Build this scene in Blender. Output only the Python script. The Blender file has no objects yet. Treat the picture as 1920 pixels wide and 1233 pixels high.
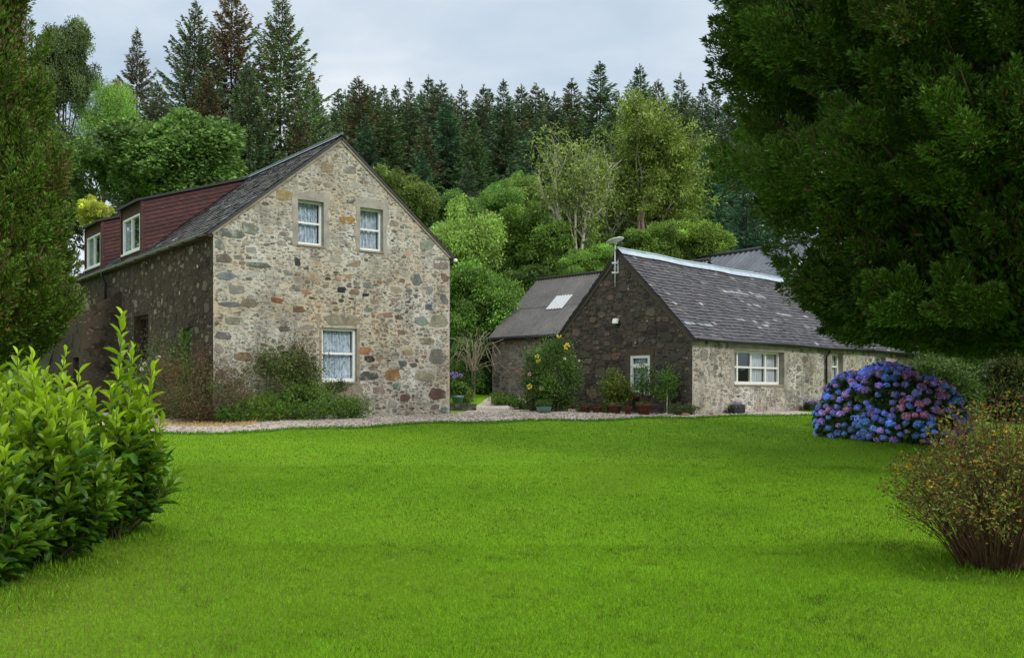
import bpy, math, random
import numpy as np
from mathutils import Vector, Matrix
from mathutils.geometry import tessellate_polygon

# ------------------------------------------------------------------ basics
F_PX, CX, HY, CAMH = 1800.0, 960.0, 735.0, 1.6
C = bpy.context.scene.collection
rnd = random.Random(7)
rng = np.random.default_rng(11)

def at(px, Y, py=None):
    x = (px - CX) / F_PX * Y
    return (x, Y) if py is None else (x, Y, CAMH + (HY - py) / F_PX * Y)

def gz(x, y):
    x = np.asarray(x, float); y = np.asarray(y, float)
    near = .0474 * (np.sqrt((y - 6) ** 2 + 4) + (y - 6)) / 2
    m = .5 * (near + .9 - np.sqrt((near - .9) ** 2 + .01))
    sp = lambda d, s: (np.sqrt(d * d + s * s) + d) / 2 - s * s / 800
    fx = np.clip((12 - x) / 9, .25, 1)
    m = m + .058 * fx * sp(np.minimum(y, 60) - 30, 1.5) + .17 * sp(y - 46, 5)
    m = m + .022 * np.sin(x * .7 + 1) * np.sin(y * .5 + x * .13) + .012 * np.sin(x * 1.9 + y * .8)
    return m
def g1(x, y): return float(gz(x, y))

def smoothv(v, a, b):
    t = np.clip((v - a) / (b - a), 0, 1); return t * t * (3 - 2 * t)

def L(r, g, b):
    f = lambda c: ((c / 255 + .055) / 1.055) ** 2.4 if c > 10.3 else c / 255 / 12.92
    return (f(r), f(g), f(b))

# ------------------------------------------------------------------ objects
def tag(o, label=None, cat=None, group=None, kind=None):
    if label: o['label'] = label
    if cat: o['category'] = cat
    if group: o['group'] = group
    if kind: o['kind'] = kind
    return o

def empty(name, loc, label, cat, rz=0, group=None):
    o = bpy.data.objects.new(name, None); C.objects.link(o)
    o.location = loc; o.rotation_euler = (0, 0, rz); o.empty_display_size = .2
    return tag(o, label, cat, group)

def link(name, me, parent=None):
    o = bpy.data.objects.new(name, me); C.objects.link(o)
    if parent: o.parent = parent
    return o

class NB:                                   # numpy quad builder (foliage, tubes)
    def __init__(s): s.V = []; s.F = []; s.C = []; s.M = []; s.n = 0
    def add(s, V, F, col, mi=0):
        V = np.asarray(V, np.float32); F = np.asarray(F, np.int32)
        c = np.empty((len(V), 3), np.float32); c[:] = col
        s.V.append(V); s.F.append(F + s.n); s.C.append(c); s.M.append(np.full(len(F), mi, np.int32)); s.n += len(V)
    def mesh(s, name, mats, smooth=False):
        V = np.concatenate(s.V); Fq = np.concatenate(s.F); Cc = np.concatenate(s.C); Mi = np.concatenate(s.M)
        me = bpy.data.meshes.new(name)
        me.vertices.add(len(V)); me.vertices.foreach_set('co', V.ravel())
        m = len(Fq)
        me.loops.add(4 * m); me.loops.foreach_set('vertex_index', Fq.ravel())
        me.polygons.add(m)
        me.polygons.foreach_set('loop_start', np.arange(0, 4 * m, 4, dtype=np.int32))
        me.polygons.foreach_set('loop_total', np.full(m, 4, np.int32))
        for x in (mats if isinstance(mats, (list, tuple)) else [mats]): me.materials.append(x)
        me.polygons.foreach_set('material_index', Mi)
        me.polygons.foreach_set('use_smooth', np.full(m, smooth))
        a = me.color_attributes.new('Col', 'FLOAT_COLOR', 'POINT')
        a.data.foreach_set('color', np.concatenate([Cc, np.ones((len(Cc), 1), np.float32)], 1).ravel())
        me.update(calc_edges=True); me.validate()
        return me
    def obj(s, name, mats, parent=None, smooth=False):
        return link(name, s.mesh(name, mats, smooth), parent)

class MB:                                   # general polygon builder (buildings, things)
    def __init__(s): s.v = []; s.f = []; s.c = []; s.m = []; s.sm = []
    def add(s, vs, fs, col=(1, 1, 1), mi=0, sm=False):
        n = len(s.v); s.v += [tuple(p) for p in vs]
        for f in fs: s.f.append([i + n for i in f]); s.m.append(mi); s.sm.append(sm)
        s.c += [tuple(col)] * len(vs)
        return s
    def box(s, a, b, col=(1, 1, 1), mi=0, T=None):
        (x0, y0, z0), (x1, y1, z1) = a, b
        vs = [(x0,y0,z0),(x1,y0,z0),(x1,y1,z0),(x0,y1,z0),(x0,y0,z1),(x1,y0,z1),(x1,y1,z1),(x0,y1,z1)]
        if T: vs = [T(*p) for p in vs]
        return s.add(vs, [(0,3,2,1),(4,5,6,7),(0,1,5,4),(1,2,6,5),(2,3,7,6),(3,0,4,7)], col, mi)
    def tube(s, pts, r, k=8, col=(1,1,1), mi=0, caps=True, sm=True):
        V, F = tube_np(np.array(pts, float), np.array(r if hasattr(r, '__len__') else [r] * len(pts), float), k)
        fs = [tuple(int(i) for i in f) for f in F]
        s.add(V.tolist(), fs, col, mi, sm)
        if caps:
            n = len(V); m = len(s.v) - n
            s.f.append([m + i for i in range(k)][::-1]); s.m.append(mi); s.sm.append(False)
            s.f.append([m + n - k + i for i in range(k)]); s.m.append(mi); s.sm.append(False)
        return s
    def lathe(s, prof, k=20, at_=(0,0,0), col=(1,1,1), mi=0, sx=1, sy=1):
        vs = []
        for r, z in prof:
            for i in range(k):
                a = 2*math.pi*i/k
                vs.append((at_[0]+sx*r*math.cos(a), at_[1]+sy*r*math.sin(a), at_[2]+z))
        fs = []
        for j in range(len(prof)-1):
            for i in range(k):
                i2 = (i+1) % k
                fs.append((j*k+i, j*k+i2, (j+1)*k+i2, (j+1)*k+i))
        return s.add(vs, fs, col, mi, True)
    def obj(s, name, mats, parent=None):
        me = bpy.data.meshes.new(name); me.from_pydata(s.v, [], s.f)
        for x in (mats if isinstance(mats, (list, tuple)) else [mats]): me.materials.append(x)
        me.polygons.foreach_set('material_index', s.m); me.polygons.foreach_set('use_smooth', s.sm)
        a = me.color_attributes.new('Col', 'FLOAT_COLOR', 'POINT')
        a.data.foreach_set('color', np.array([c + (1,) for c in s.c], np.float32).ravel())
        me.update()
        return link(name, me, parent)

def tube_np(P, R, k=5):
    n = len(P); T = np.gradient(P, axis=0); T /= np.linalg.norm(T, axis=1)[:, None] + 1e-9
    up = np.where(np.abs(T[:, 2:3]) > .9, [[1., 0, 0]], [[0., 0, 1]])
    A = np.cross(T, up); A /= np.linalg.norm(A, axis=1)[:, None] + 1e-9; B = np.cross(T, A)
    th = np.arange(k) / k * 2 * np.pi
    V = P[:, None] + R[:, None, None] * (np.cos(th)[None, :, None] * A[:, None] + np.sin(th)[None, :, None] * B[:, None])
    V = V.reshape(-1, 3)
    j, i = np.meshgrid(np.arange(n - 1), np.arange(k), indexing='ij'); i2 = (i + 1) % k
    F = np.stack([j*k+i, j*k+i2, (j+1)*k+i2, (j+1)*k+i], -1).reshape(-1, 4)
    return V, F

def unit(v): return v / (np.linalg.norm(v, axis=-1, keepdims=True) + 1e-9)
def rdir(n): return unit(rng.normal(size=(n, 3)))

def leaves(nb, P, D, ln, wd, col, mi=0, fold=0.0, N=None):
    """rhombic leaves: base P, direction D, length ln, width wd, colour per leaf"""
    n = len(P); D = unit(D)
    S = unit(np.cross(D, rdir(n) if N is None else N))
    ln = np.broadcast_to(np.asarray(ln, float), (n,))[:, None]; wd = np.broadcast_to(np.asarray(wd, float), (n,))[:, None]
    U = np.cross(S, D)
    mid = P + D * ln * .5 - U * ln * fold
    V = np.stack([P, mid + S * wd * .5, P + D * ln, mid - S * wd * .5], 1).reshape(-1, 3)
    F = np.arange(4 * n).reshape(-1, 4)
    cc = np.repeat(np.broadcast_to(np.asarray(col, float), (n, 3)), 4, axis=0)
    nb.add(V, F, cc, mi)

def vary(base, n, amt=.25, hue=.12):
    b = np.asarray(base, float)[None] * np.exp(rng.normal(0, amt, (n, 1)))
    return b * np.exp(rng.normal(0, hue, (n, 3)))

# ------------------------------------------------------------------ materials
def newmat(name):
    m = bpy.data.materials.new(name); m.use_nodes = True
    nt = m.node_tree; b = nt.nodes['Principled BSDF']; return m, nt, b
def ramp(nt, fac, stops):
    r = nt.nodes.new('ShaderNodeValToRGB'); els = r.color_ramp.elements
    while len(els) < len(stops): els.new(.5)
    for e, (p, c) in zip(els, stops): e.position = p; e.color = (*c, 1) if len(c) == 3 else c
    nt.links.new(fac, r.inputs[0]); return r.outputs[0]
def noise(nt, scale, detail=4, rough=.6, vec=None, dist=0):
    n = nt.nodes.new('ShaderNodeTexNoise'); n.inputs['Scale'].default_value = scale
    n.inputs['Detail'].default_value = detail; n.inputs['Roughness'].default_value = rough; n.inputs['Distortion'].default_value = dist
    if vec is None: vec = coord(nt)
    nt.links.new(vec, n.inputs['Vector']); return n.outputs['Fac']
def coord(nt, which='Object', scale=None):
    t = nt.nodes.new('ShaderNodeTexCoord'); o = t.outputs[which]
    if scale:
        mp = nt.nodes.new('ShaderNodeMapping'); mp.inputs['Scale'].default_value = scale
        nt.links.new(o, mp.inputs[0]); o = mp.outputs[0]
    return o
def mixc(nt, fac, a, b, mode='MIX'):
    m = nt.nodes.new('ShaderNodeMix'); m.data_type = 'RGBA'; m.blend_type = mode
    for s_, v in ((m.inputs[0], fac), (m.inputs[6], a), (m.inputs[7], b)):
        if isinstance(v, bpy.types.NodeSocket): nt.links.new(v, s_)
        elif isinstance(v, (int, float)): s_.default_value = v
        else: s_.default_value = (*v, 1)
    return m.outputs[2]
def bump(nt, b, h, strength=.4, dist=.02):
    n = nt.nodes.new('ShaderNodeBump'); n.inputs['Strength'].default_value = strength; n.inputs['Distance'].default_value = dist
    nt.links.new(h, n.inputs['Height']); nt.links.new(n.outputs[0], b.inputs['Normal']); return n
def attr(nt):
    a = nt.nodes.new('ShaderNodeAttribute'); a.attribute_name = 'Col'; return a.outputs['Color']
def setc(nt, b, c):
    if isinstance(c, bpy.types.NodeSocket): nt.links.new(c, b.inputs['Base Color'])
    else: b.inputs['Base Color'].default_value = (*c, 1)

def foliage(name, rough=.55, transl=.3, spec=.35, objcol=True):
    m, nt, b = newmat(name)
    c = attr(nt)
    if objcol:
        oi = nt.nodes.new('ShaderNodeObjectInfo'); c = mixc(nt, 1.0, c, oi.outputs['Color'], 'MULTIPLY')
    setc(nt, b, c); b.inputs['Roughness'].default_value = rough; b.inputs['Specular IOR Level'].default_value = spec
    tr = nt.nodes.new('ShaderNodeBsdfTranslucent'); nt.links.new(c, tr.inputs['Color'])
    mx = nt.nodes.new('ShaderNodeMixShader'); mx.inputs[0].default_value = transl
    nt.links.new(b.outputs[0], mx.inputs[1]); nt.links.new(tr.outputs[0], mx.inputs[2])
    nt.links.new(mx.outputs[0], nt.nodes['Material Output'].inputs['Surface'])
    return m

def plain(name, col, rough=.6, spec=.4, var=.25, scale=8, metal=0, bmp=.15):
    m, nt, b = newmat(name); n = noise(nt, scale, 5)
    c2 = tuple(x * (1 - var) for x in col); c3 = tuple(min(1, x * (1 + var)) for x in col)
    setc(nt, b, ramp(nt, n, [(.3, c2), (.7, c3)]))
    b.inputs['Roughness'].default_value = rough; b.inputs['Specular IOR Level'].default_value = spec; b.inputs['Metallic'].default_value = metal
    if bmp: bump(nt, b, noise(nt, scale * 5, 4), bmp, .01)
    return m

def stain(nt, c, amt=.5):
    """damp and soot marks running down the masonry, and paler lichen bloom"""
    s1 = ramp(nt, noise(nt, 1.15, 6, .68, coord(nt, 'Object', (1, 1, .55)), .5), [(.40, (1-amt, 1-amt, 1-amt)), (.52, (1, 1, 1))])
    c = mixc(nt, 1.0, c, s1, 'MULTIPLY')
    li = ramp(nt, noise(nt, 2.6, 7, .75, None, .3), [(.54, (0,)*3), (.63, (.58,)*3)])
    return mixc(nt, li, c, L(190, 188, 178))
def attr_mat(name, rough=.85, nscale=14, lo=.72, hi=1.25, bstr=.5, bdist=.02, spec=.25, st=0):
    m, nt, b = newmat(name)
    n = noise(nt, nscale, 6, .65)
    c = mixc(nt, 1.0, attr(nt), ramp(nt, n, [(.25, (lo,)*3), (.75, (hi,)*3)]), 'MULTIPLY')
    if st: c = stain(nt, c, st)
    setc(nt, b, c)
    b.inputs['Roughness'].default_value = rough; b.inputs['Specular IOR Level'].default_value = spec
    bump(nt, b, noise(nt, nscale * 2.5, 6, .7), bstr, bdist)
    return m

def mortar(name, cols, fine=(.7, 1.25), chip=None, zstain=0):
    """lime mortar / harling: broad patches of colour, small embedded chips, rough bump"""
    m, nt, b = newmat(name)
    big = noise(nt, .55, 4, .6)
    c = ramp(nt, big, [(.32, cols[0]), (.5, cols[1]), (.66, cols[2])])
    c = mixc(nt, ramp(nt, noise(nt, 2.3, 5, .7, dist=.6), [(.52, (0,)*3), (.62, (1,)*3)]), c, cols[3])
    v = nt.nodes.new('ShaderNodeTexVoronoi'); v.inputs['Scale'].default_value = 8.5
    nt.links.new(coord(nt, 'Object', (1, 1, 1.8)), v.inputs['Vector'])
    sep = nt.nodes.new('ShaderNodeSeparateColor'); nt.links.new(v.outputs['Color'], sep.inputs[0])
    if chip:
        cc = ramp(nt, sep.outputs[1], [(0, chip[0]), (.5, chip[1]), (1, chip[2])])
        mth = nt.nodes.new('ShaderNodeMath'); mth.operation = 'LESS_THAN'
        nt.links.new(v.outputs['Distance'], mth.inputs[0]); mth.inputs[1].default_value = .34
        m2 = nt.nodes.new('ShaderNodeMath'); m2.operation = 'GREATER_THAN'; nt.links.new(sep.outputs[0], m2.inputs[0]); m2.inputs[1].default_value = .45
        m3 = nt.nodes.new('ShaderNodeMath'); m3.operation = 'MULTIPLY'; nt.links.new(mth.outputs[0], m3.inputs[0]); nt.links.new(m2.outputs[0], m3.inputs[1])
        m4 = nt.nodes.new('ShaderNodeMath'); m4.operation = 'MULTIPLY'; nt.links.new(m3.outputs[0], m4.inputs[0]); m4.inputs[1].default_value = .8
        c = mixc(nt, m4.outputs[0], c, cc)
    f = ramp(nt, noise(nt, 26, 6, .75), [(.3, (fine[0],)*3), (.7, (fine[1],)*3)])
    c = mixc(nt, 1.0, c, f, 'MULTIPLY')
    if zstain: c = stain(nt, c, zstain)
    setc(nt, b, c); b.inputs['Roughness'].default_value = .95; b.inputs['Specular IOR Level'].default_value = .15
    ad = nt.nodes.new('ShaderNodeMath'); ad.operation = 'ADD'
    nt.links.new(noise(nt, 30, 6, .75), ad.inputs[0]); nt.links.new(noise(nt, 6, 4, .6), ad.inputs[1])
    bump(nt, b, ad.outputs[0], .9, .035)
    return m

M = {}
M['leaf'] = foliage('leaf_surface')
M['needle'] = foliage('needle_surface', .6, .15, .25)
M['laurel'] = foliage('glossy_leaf', .38, .45, .35)
M['petal'] = foliage('petal_surface', .7, .3, .2)
M['bark'] = attr_mat('bark', .95, 6, .55, 1.3, .8, .03)
M['stone'] = attr_mat('rubble_stone', .85, 9, .62, 1.35, .8, .03)
M['stone_pale'] = attr_mat('pale_rubble_stone', .88, 9, .66, 1.4, .9, .03, .15, .32)
M['slate'] = attr_mat('slate', .55, 16, .6, 1.45, .4, .008, .45)
M['painted'] = plain('white_paint', L(225, 226, 222), .4, .5, .06, 9, 0, .05)
M['render_trim'] = plain('cement_render', L(138, 128, 112), .95, .15, .25, 5, 0, .6)
M['render_pale'] = plain('pale_cement_render', L(150, 144, 134), .95, .15, .3, 3, 0, .7)
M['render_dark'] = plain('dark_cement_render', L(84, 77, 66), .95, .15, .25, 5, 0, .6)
M['lead'] = plain('lead_flashing', L(160, 172, 182), .5, .5, .18, 4, .2)
M['lead_dark'] = plain('dull_lead', L(104, 112, 120), .6, .4, .25, 3, .1)
M['gutter_grey'] = plain('weathered_gutter', L(120, 122, 116), .6, .4, .3, 6)
M['black_metal'] = plain('black_painted_iron', L(30, 31, 33), .5, .4, .3, 6)
M['galv'] = plain('galvanised_steel', L(205, 208, 210), .45, .5, .1, 12, .3)
M['terracotta'] = plain('terracotta', L(88, 52, 38), .8, .3, .35, 10)
M['teal'] = plain('teal_glaze', L(92, 128, 126), .35, .5, .2, 12)
M['soil'] = plain('soil', L(52, 42, 32), .95, .1, .4, 30, 0, .6)
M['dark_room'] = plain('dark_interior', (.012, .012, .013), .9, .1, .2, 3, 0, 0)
M['brown_door'] = plain('dark_brown_joinery', L(62, 38, 32), .6, .4, .25, 6)
M['black_door'] = plain('black_joinery', L(24, 24, 30), .6, .4, .25, 6)
M['blue_paint'] = plain('blue_painted_wood', L(58, 66, 96), .6, .4, .2, 8)

def glass():
    m, nt, b = newmat('window_glass')
    g = nt.nodes.new('ShaderNodeBsdfGlossy'); g.inputs['Roughness'].default_value = .015; g.inputs['Color'].default_value = (.9, .95, 1, 1)
    t = nt.nodes.new('ShaderNodeBsdfTransparent'); t.inputs['Color'].default_value = (.95, .97, .98, 1)
    lw = nt.nodes.new('ShaderNodeLayerWeight'); lw.inputs[0].default_value = .5
    mx = nt.nodes.new('ShaderNodeMixShader'); nt.links.new(ramp(nt, lw.outputs['Facing'], [(0, (.10,)*3), (.5, (.16,)*3), (1, (.9,)*3)]), mx.inputs[0])
    nt.links.new(t.outputs[0], mx.inputs[1]); nt.links.new(g.outputs[0], mx.inputs[2])
    nt.links.new(mx.outputs[0], nt.nodes['Material Output'].inputs['Surface'])
    n = nt.nodes.new('ShaderNodeBump'); n.inputs['Strength'].default_value = .05; n.inputs['Distance'].default_value = .02
    nt.links.new(noise(nt, 2.5, 2), n.inputs['Height']); nt.links.new(n.outputs[0], g.inputs['Normal'])
    return m
M['glass'] = glass()
def lace():
    m, nt, b = newmat('lace_curtain')
    n = noise(nt, 16, 4, .6, coord(nt, 'Object', (1, 1, .45))); v = nt.nodes.new('ShaderNodeTexVoronoi'); v.inputs['Scale'].default_value = 26
    nt.links.new(coord(nt), v.inputs['Vector'])
    c = ramp(nt, n, [(.3, L(165, 182, 198)), (.65, L(212, 222, 232))])
    setc(nt, b, c); b.inputs['Roughness'].default_value = .95
    tr = nt.nodes.new('ShaderNodeBsdfTransparent'); mx = nt.nodes.new('ShaderNodeMixShader')
    nt.links.new(ramp(nt, n, [(.42, (.30,)*3), (.58, (.05,)*3)]), mx.inputs[0])
    nt.links.new(b.outputs[0], mx.inputs[1]); nt.links.new(tr.outputs[0], mx.inputs[2])
    nt.links.new(mx.outputs[0], nt.nodes['Material Output'].inputs['Surface'])
    return m
M['lace'] = lace()
M['curtain'] = plain('plain_curtain', L(196, 200, 205), .9, .1, .1, 5, 0, 0)

def redboards():
    m, nt, b = newmat('red_stained_boards')
    n = noise(nt, 3, 6, .7, coord(nt, 'Object', (1.2, 6, 9)))
    c = ramp(nt, n, [(.25, L(34, 17, 17)), (.5, L(62, 30, 28)), (.64, L(86, 46, 41)), (.72, L(140, 116, 106))])
    setc(nt, b, mixc(nt, 1.0, c, attr(nt), 'MULTIPLY')); b.inputs['Roughness'].default_value = .8
    bump(nt, b, n, .4, .01); return m
M['boards'] = redboards()
def corr(name, a, c_, d):
    m, nt, b = newmat(name)
    n = noise(nt, .9, 6, .7); n2 = noise(nt, 14, 5, .7)
    c = ramp(nt, n, [(.3, a), (.55, c_), (.72, d)])
    setc(nt, b, mixc(nt, 1.0, mixc(nt, 1.0, c, ramp(nt, n2, [(.3, (.7,)*3), (.7, (1.25,)*3)]), 'MULTIPLY'), attr(nt), 'MULTIPLY'))
    b.inputs['Roughness'].default_value = .75; bump(nt, b, n2, .3, .008); return m
M['corr'] = corr('corrugated_cement', L(68, 67, 68), L(88, 85, 84), L(100, 96, 90))
M['corr_blue'] = corr('corrugated_steel', L(70, 75, 82), L(90, 95, 102), L(104, 108, 114))
M['skylight'] = plain('translucent_sheet', L(172, 176, 178), .5, .4, .08, 8)
M['mort_gable'] = mortar('lime_mortar', (L(196, 178, 148), L(194, 186, 170), L(212, 209, 202), L(166, 158, 144)), (.62, 1.2),
                         (L(104, 88, 76), L(124, 116, 104), L(90, 92, 88)), .30)
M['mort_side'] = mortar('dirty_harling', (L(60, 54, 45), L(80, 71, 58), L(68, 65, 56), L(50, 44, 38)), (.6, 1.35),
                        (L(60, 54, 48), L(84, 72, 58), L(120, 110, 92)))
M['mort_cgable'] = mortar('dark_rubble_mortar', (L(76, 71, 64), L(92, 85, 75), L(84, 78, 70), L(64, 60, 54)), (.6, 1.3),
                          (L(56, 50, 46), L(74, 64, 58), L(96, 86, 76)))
M['mort_front'] = mortar('pale_rubble_mortar', (L(180, 170, 154), L(186, 180, 170), L(208, 205, 200), L(148, 140, 130)), (.7, 1.22),
                         (L(108, 96, 82), L(124, 116, 104), L(94, 92, 86)), .45)
M['mort_shed'] = mortar('grey_rubble_mortar', (L(130, 120, 112), L(140, 132, 124), L(120, 116, 110), L(104, 98, 92)), (.7, 1.25),
                        (L(92, 86, 82), L(110, 96, 88), L(80, 78, 76)))

# ------------------------------------------------------------------ camera, light
cam = bpy.data.cameras.new('camera'); co = bpy.data.objects.new('camera', cam); C.objects.link(co)
co.location = (0, 0, CAMH); co.rotation_euler = (math.pi / 2, 0, 0)
cam.sensor_width = 36; cam.lens = 36 * F_PX / 1920; cam.shift_y = (HY - 616.5) / 1920; cam.clip_end = 2000
bpy.context.scene.camera = co
S = Vector((.68, -.62, .72)).normalized()
sun = bpy.data.lights.new('sun', 'SUN'); so = bpy.data.objects.new('sun', sun); C.objects.link(so)
sun.energy = 1.5; sun.angle = math.radians(12); sun.color = (1, .955, .9)
so.rotation_euler = (-S).to_track_quat('-Z', 'Y').to_euler()
w = bpy.data.worlds.new('World'); bpy.context.scene.world = w; w.use_nodes = True
nt = w.node_tree; bg = nt.nodes['Background']; bg.inputs['Strength'].default_value = .1
sky = nt.nodes.new('ShaderNodeTexSky'); sky.sky_type = 'NISHITA'; sky.sun_disc = False
sky.sun_elevation = math.asin(S.z); sky.sun_rotation = math.atan2(S.x, S.y)
tc = nt.nodes.new('ShaderNodeTexCoord'); vec = tc.outputs['Generated']
mp = nt.nodes.new('ShaderNodeMapping'); mp.inputs['Scale'].default_value = (1, 1, 3.2); nt.links.new(vec, mp.inputs[0])
n1 = noise(nt, 2.1, 7, .55, mp.outputs[0], .3)
cl = ramp(nt, n1, [(.34, (3.6, 4.5, 5.4)), (.45, (4.4, 5.2, 6.0)), (.54, (5.3, 5.9, 6.5)), (.64, (6.7, 7.0, 7.3))])
sx = nt.nodes.new('ShaderNodeSeparateXYZ'); nt.links.new(vec, sx.inputs[0])
grad = ramp(nt, sx.outputs[2], [(0, (.95,)*3), (.4, (1.0,)*3), (.55, (2.2, 2.05, 1.85)), (1, (2.9, 2.7, 2.4))])
clouds = mixc(nt, 1.0, cl, grad, 'MULTIPLY')
fin = mixc(nt, .88, sky.outputs[0], clouds)
nt.links.new(fin, bg.inputs['Color'])
vs = bpy.context.scene.view_settings
vs.view_transform = 'Standard'; vs.look = 'None'; vs.exposure = 0.5; vs.gamma = 1

# ------------------------------------------------------------------ ground
def ground_mat():
    m, nt, b = newmat('lawn_soil')
    n1 = noise(nt, .35, 5, .6); n2 = noise(nt, 1.6, 5, .7, dist=.4); n3 = noise(nt, 45, 4, .7)
    c = ramp(nt, n1, [(.3, (.09, .20, .003)), (.52, (.13, .27, .005)), (.7, (.165, .29, .010))])
    c = mixc(nt, ramp(nt, n2, [(.55, (0,)*3), (.72, (.5,)*3)]), c, (.12, .18, .02))
    c = mixc(nt, 1.0, c, ramp(nt, n3, [(.3, (.6,)*3), (.7, (1.25,)*3)]), 'MULTIPLY')
    sx = nt.nodes.new('ShaderNodeSeparateXYZ'); nt.links.new(coord(nt), sx.inputs[0])
    far = nt.nodes.new('ShaderNodeMapRange'); far.inputs[1].default_value = 44; far.inputs[2].default_value = 52; nt.links.new(sx.outputs[1], far.inputs[0])
    c = mixc(nt, far.outputs[0], c, (.035, .045, .015))
    setc(nt, b, c); b.inputs['Roughness'].default_value = .95; b.inputs['Specular IOR Level'].default_value = .1
    bump(nt, b, n3, .8, .03); return m
xs = np.unique(np.concatenate([np.linspace(-300, -40, 14), np.linspace(-40, 40, 161), np.linspace(40, 300, 14)]))
ys = np.unique(np.concatenate([np.linspace(-60, 0, 7), np.linspace(0, 50, 151), np.linspace(50, 130, 41), np.linspace(130, 500, 12)]))
X, Y = np.meshgrid(xs, ys); Z = gz(X, np.minimum(Y, 130))
nx, ny = len(xs), len(ys); j, i = np.meshgrid(np.arange(ny - 1), np.arange(nx - 1), indexing='ij')
nb = NB(); nb.add(np.stack([X, Y, Z], -1).reshape(-1, 3), np.stack([j*nx+i, j*nx+i+1, (j+1)*nx+i+1, (j+1)*nx+i], -1).reshape(-1, 4), (1, 1, 1))
tag(nb.obj('ground', ground_mat(), None, True), kind='structure')

# lawn edge (world) as seen: polyline of the near edge of the gravel
edge_px = [(-500, 19.6), (150, 19.8), (330, 20.3), (520, 21.1), (700, 22.1), (860, 23.6), (1000, 24.2), (1100, 24.4), (1160, 24.6), (1250, 25.6), (1330, 26.3), (1440, 27.2)]
E = np.array([at(px, Yv) for px, Yv in edge_px])
def edgeY(x): return np.interp(x, E[:, 0], E[:, 1]) + .07 * np.sin(np.asarray(x) * 13.7 + 2*np.sin(np.asarray(x)*3.1)) + .04 * np.sin(np.asarray(x) * 29.0) + .10 * np.sin(np.asarray(x) * 2.3) + .06 * np.sin(np.asarray(x) * 6.1)
def gravel_mat():
    m, nt, b = newmat('gravel')
    v = nt.nodes.new('ShaderNodeTexVoronoi'); v.inputs['Scale'].default_value = 34; nt.links.new(coord(nt), v.inputs['Vector'])
    s = nt.nodes.new('ShaderNodeSeparateColor'); nt.links.new(v.outputs['Color'], s.inputs[0])
    c = ramp(nt, s.outputs[0], [(0, L(122, 110, 98)), (.4, L(162, 150, 138)), (.7, L(184, 172, 158)), (1, L(202, 194, 184))])
    c = mixc(nt, ramp(nt, noise(nt, .8, 5, .7), [(.5, (0,)*3), (.7, (.75,)*3)]), c, L(150, 142, 96))
    c = mixc(nt, ramp(nt, noise(nt, 1.7, 5, .7), [(.6, (0,)*3), (.72, (.7,)*3)]), c, L(128, 96, 74))
    setc(nt, b, c); b.inputs['Roughness'].default_value = .9; bump(nt, b, v.outputs['Distance'], .6, .02); return m
nb = NB(); gx = np.linspace(-16, 9.5, 600)
y0 = edgeY(gx); y1 = np.interp(gx, [-16, -8.5, -1.5, -.5, 2, 3, 9.5], [33, 25.5, 29, 42, 42, 32, 32])
T_ = np.linspace(0, 1, 30)[:, None]; Yg = y0[None] * (1 - T_) + y1[None] * T_; Xg = np.repeat(gx[None], 30, 0)
Zg = gz(Xg, Yg) + .012
j, i = np.meshgrid(np.arange(29), np.arange(599), indexing='ij')
nb.add(np.stack([Xg, Yg, Zg], -1).reshape(-1, 3), np.stack([j*600+i, j*600+i+1, (j+1)*600+i+1, (j+1)*600+i], -1).reshape(-1, 4), (1, 1, 1))
tag(nb.obj('gravel_path', gravel_mat(), None, True), kind='structure')
# loose pebbles
n = 5000; px_ = rng.uniform(-9, 8, n); py_ = edgeY(px_) + rng.uniform(0, 1, n) ** 1.2 * 6; pz_ = gz(px_, py_) + .014
nb = NB(); r_ = rng.uniform(.012, .035, n)
P = np.stack([px_, py_, pz_], 1)
a = rng.uniform(0, 6.28, n); ex = np.stack([np.cos(a), np.sin(a), 0*a], 1) * r_[:, None]; ey = np.stack([-np.sin(a), np.cos(a), 0*a], 1) * r_[:, None] * .7
up = np.array([0, 0, 1]) * r_[:, None] * .7
V = np.stack([P-ex-ey, P+ex-ey, P+ex+ey, P-ex+ey, P-ex*.6-ey*.6+up, P+ex*.6-ey*.6+up, P+ex*.6+ey*.6+up, P-ex*.6+ey*.6+up], 1).reshape(-1, 3)
Fb = np.array([(4,5,6,7),(0,1,5,4),(1,2,6,5),(2,3,7,6),(3,0,4,7)])
nb.add(V, (np.arange(n)[:, None, None] * 8 + Fb[None]).reshape(-1, 4), np.repeat(vary(L(158, 146, 138), n, .25, .04), 8, 0))
tag(nb.obj('loose_gravel', M['stone']), 'loose grey pebbles strewn over the drive', 'gravel', kind='stuff')

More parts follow.
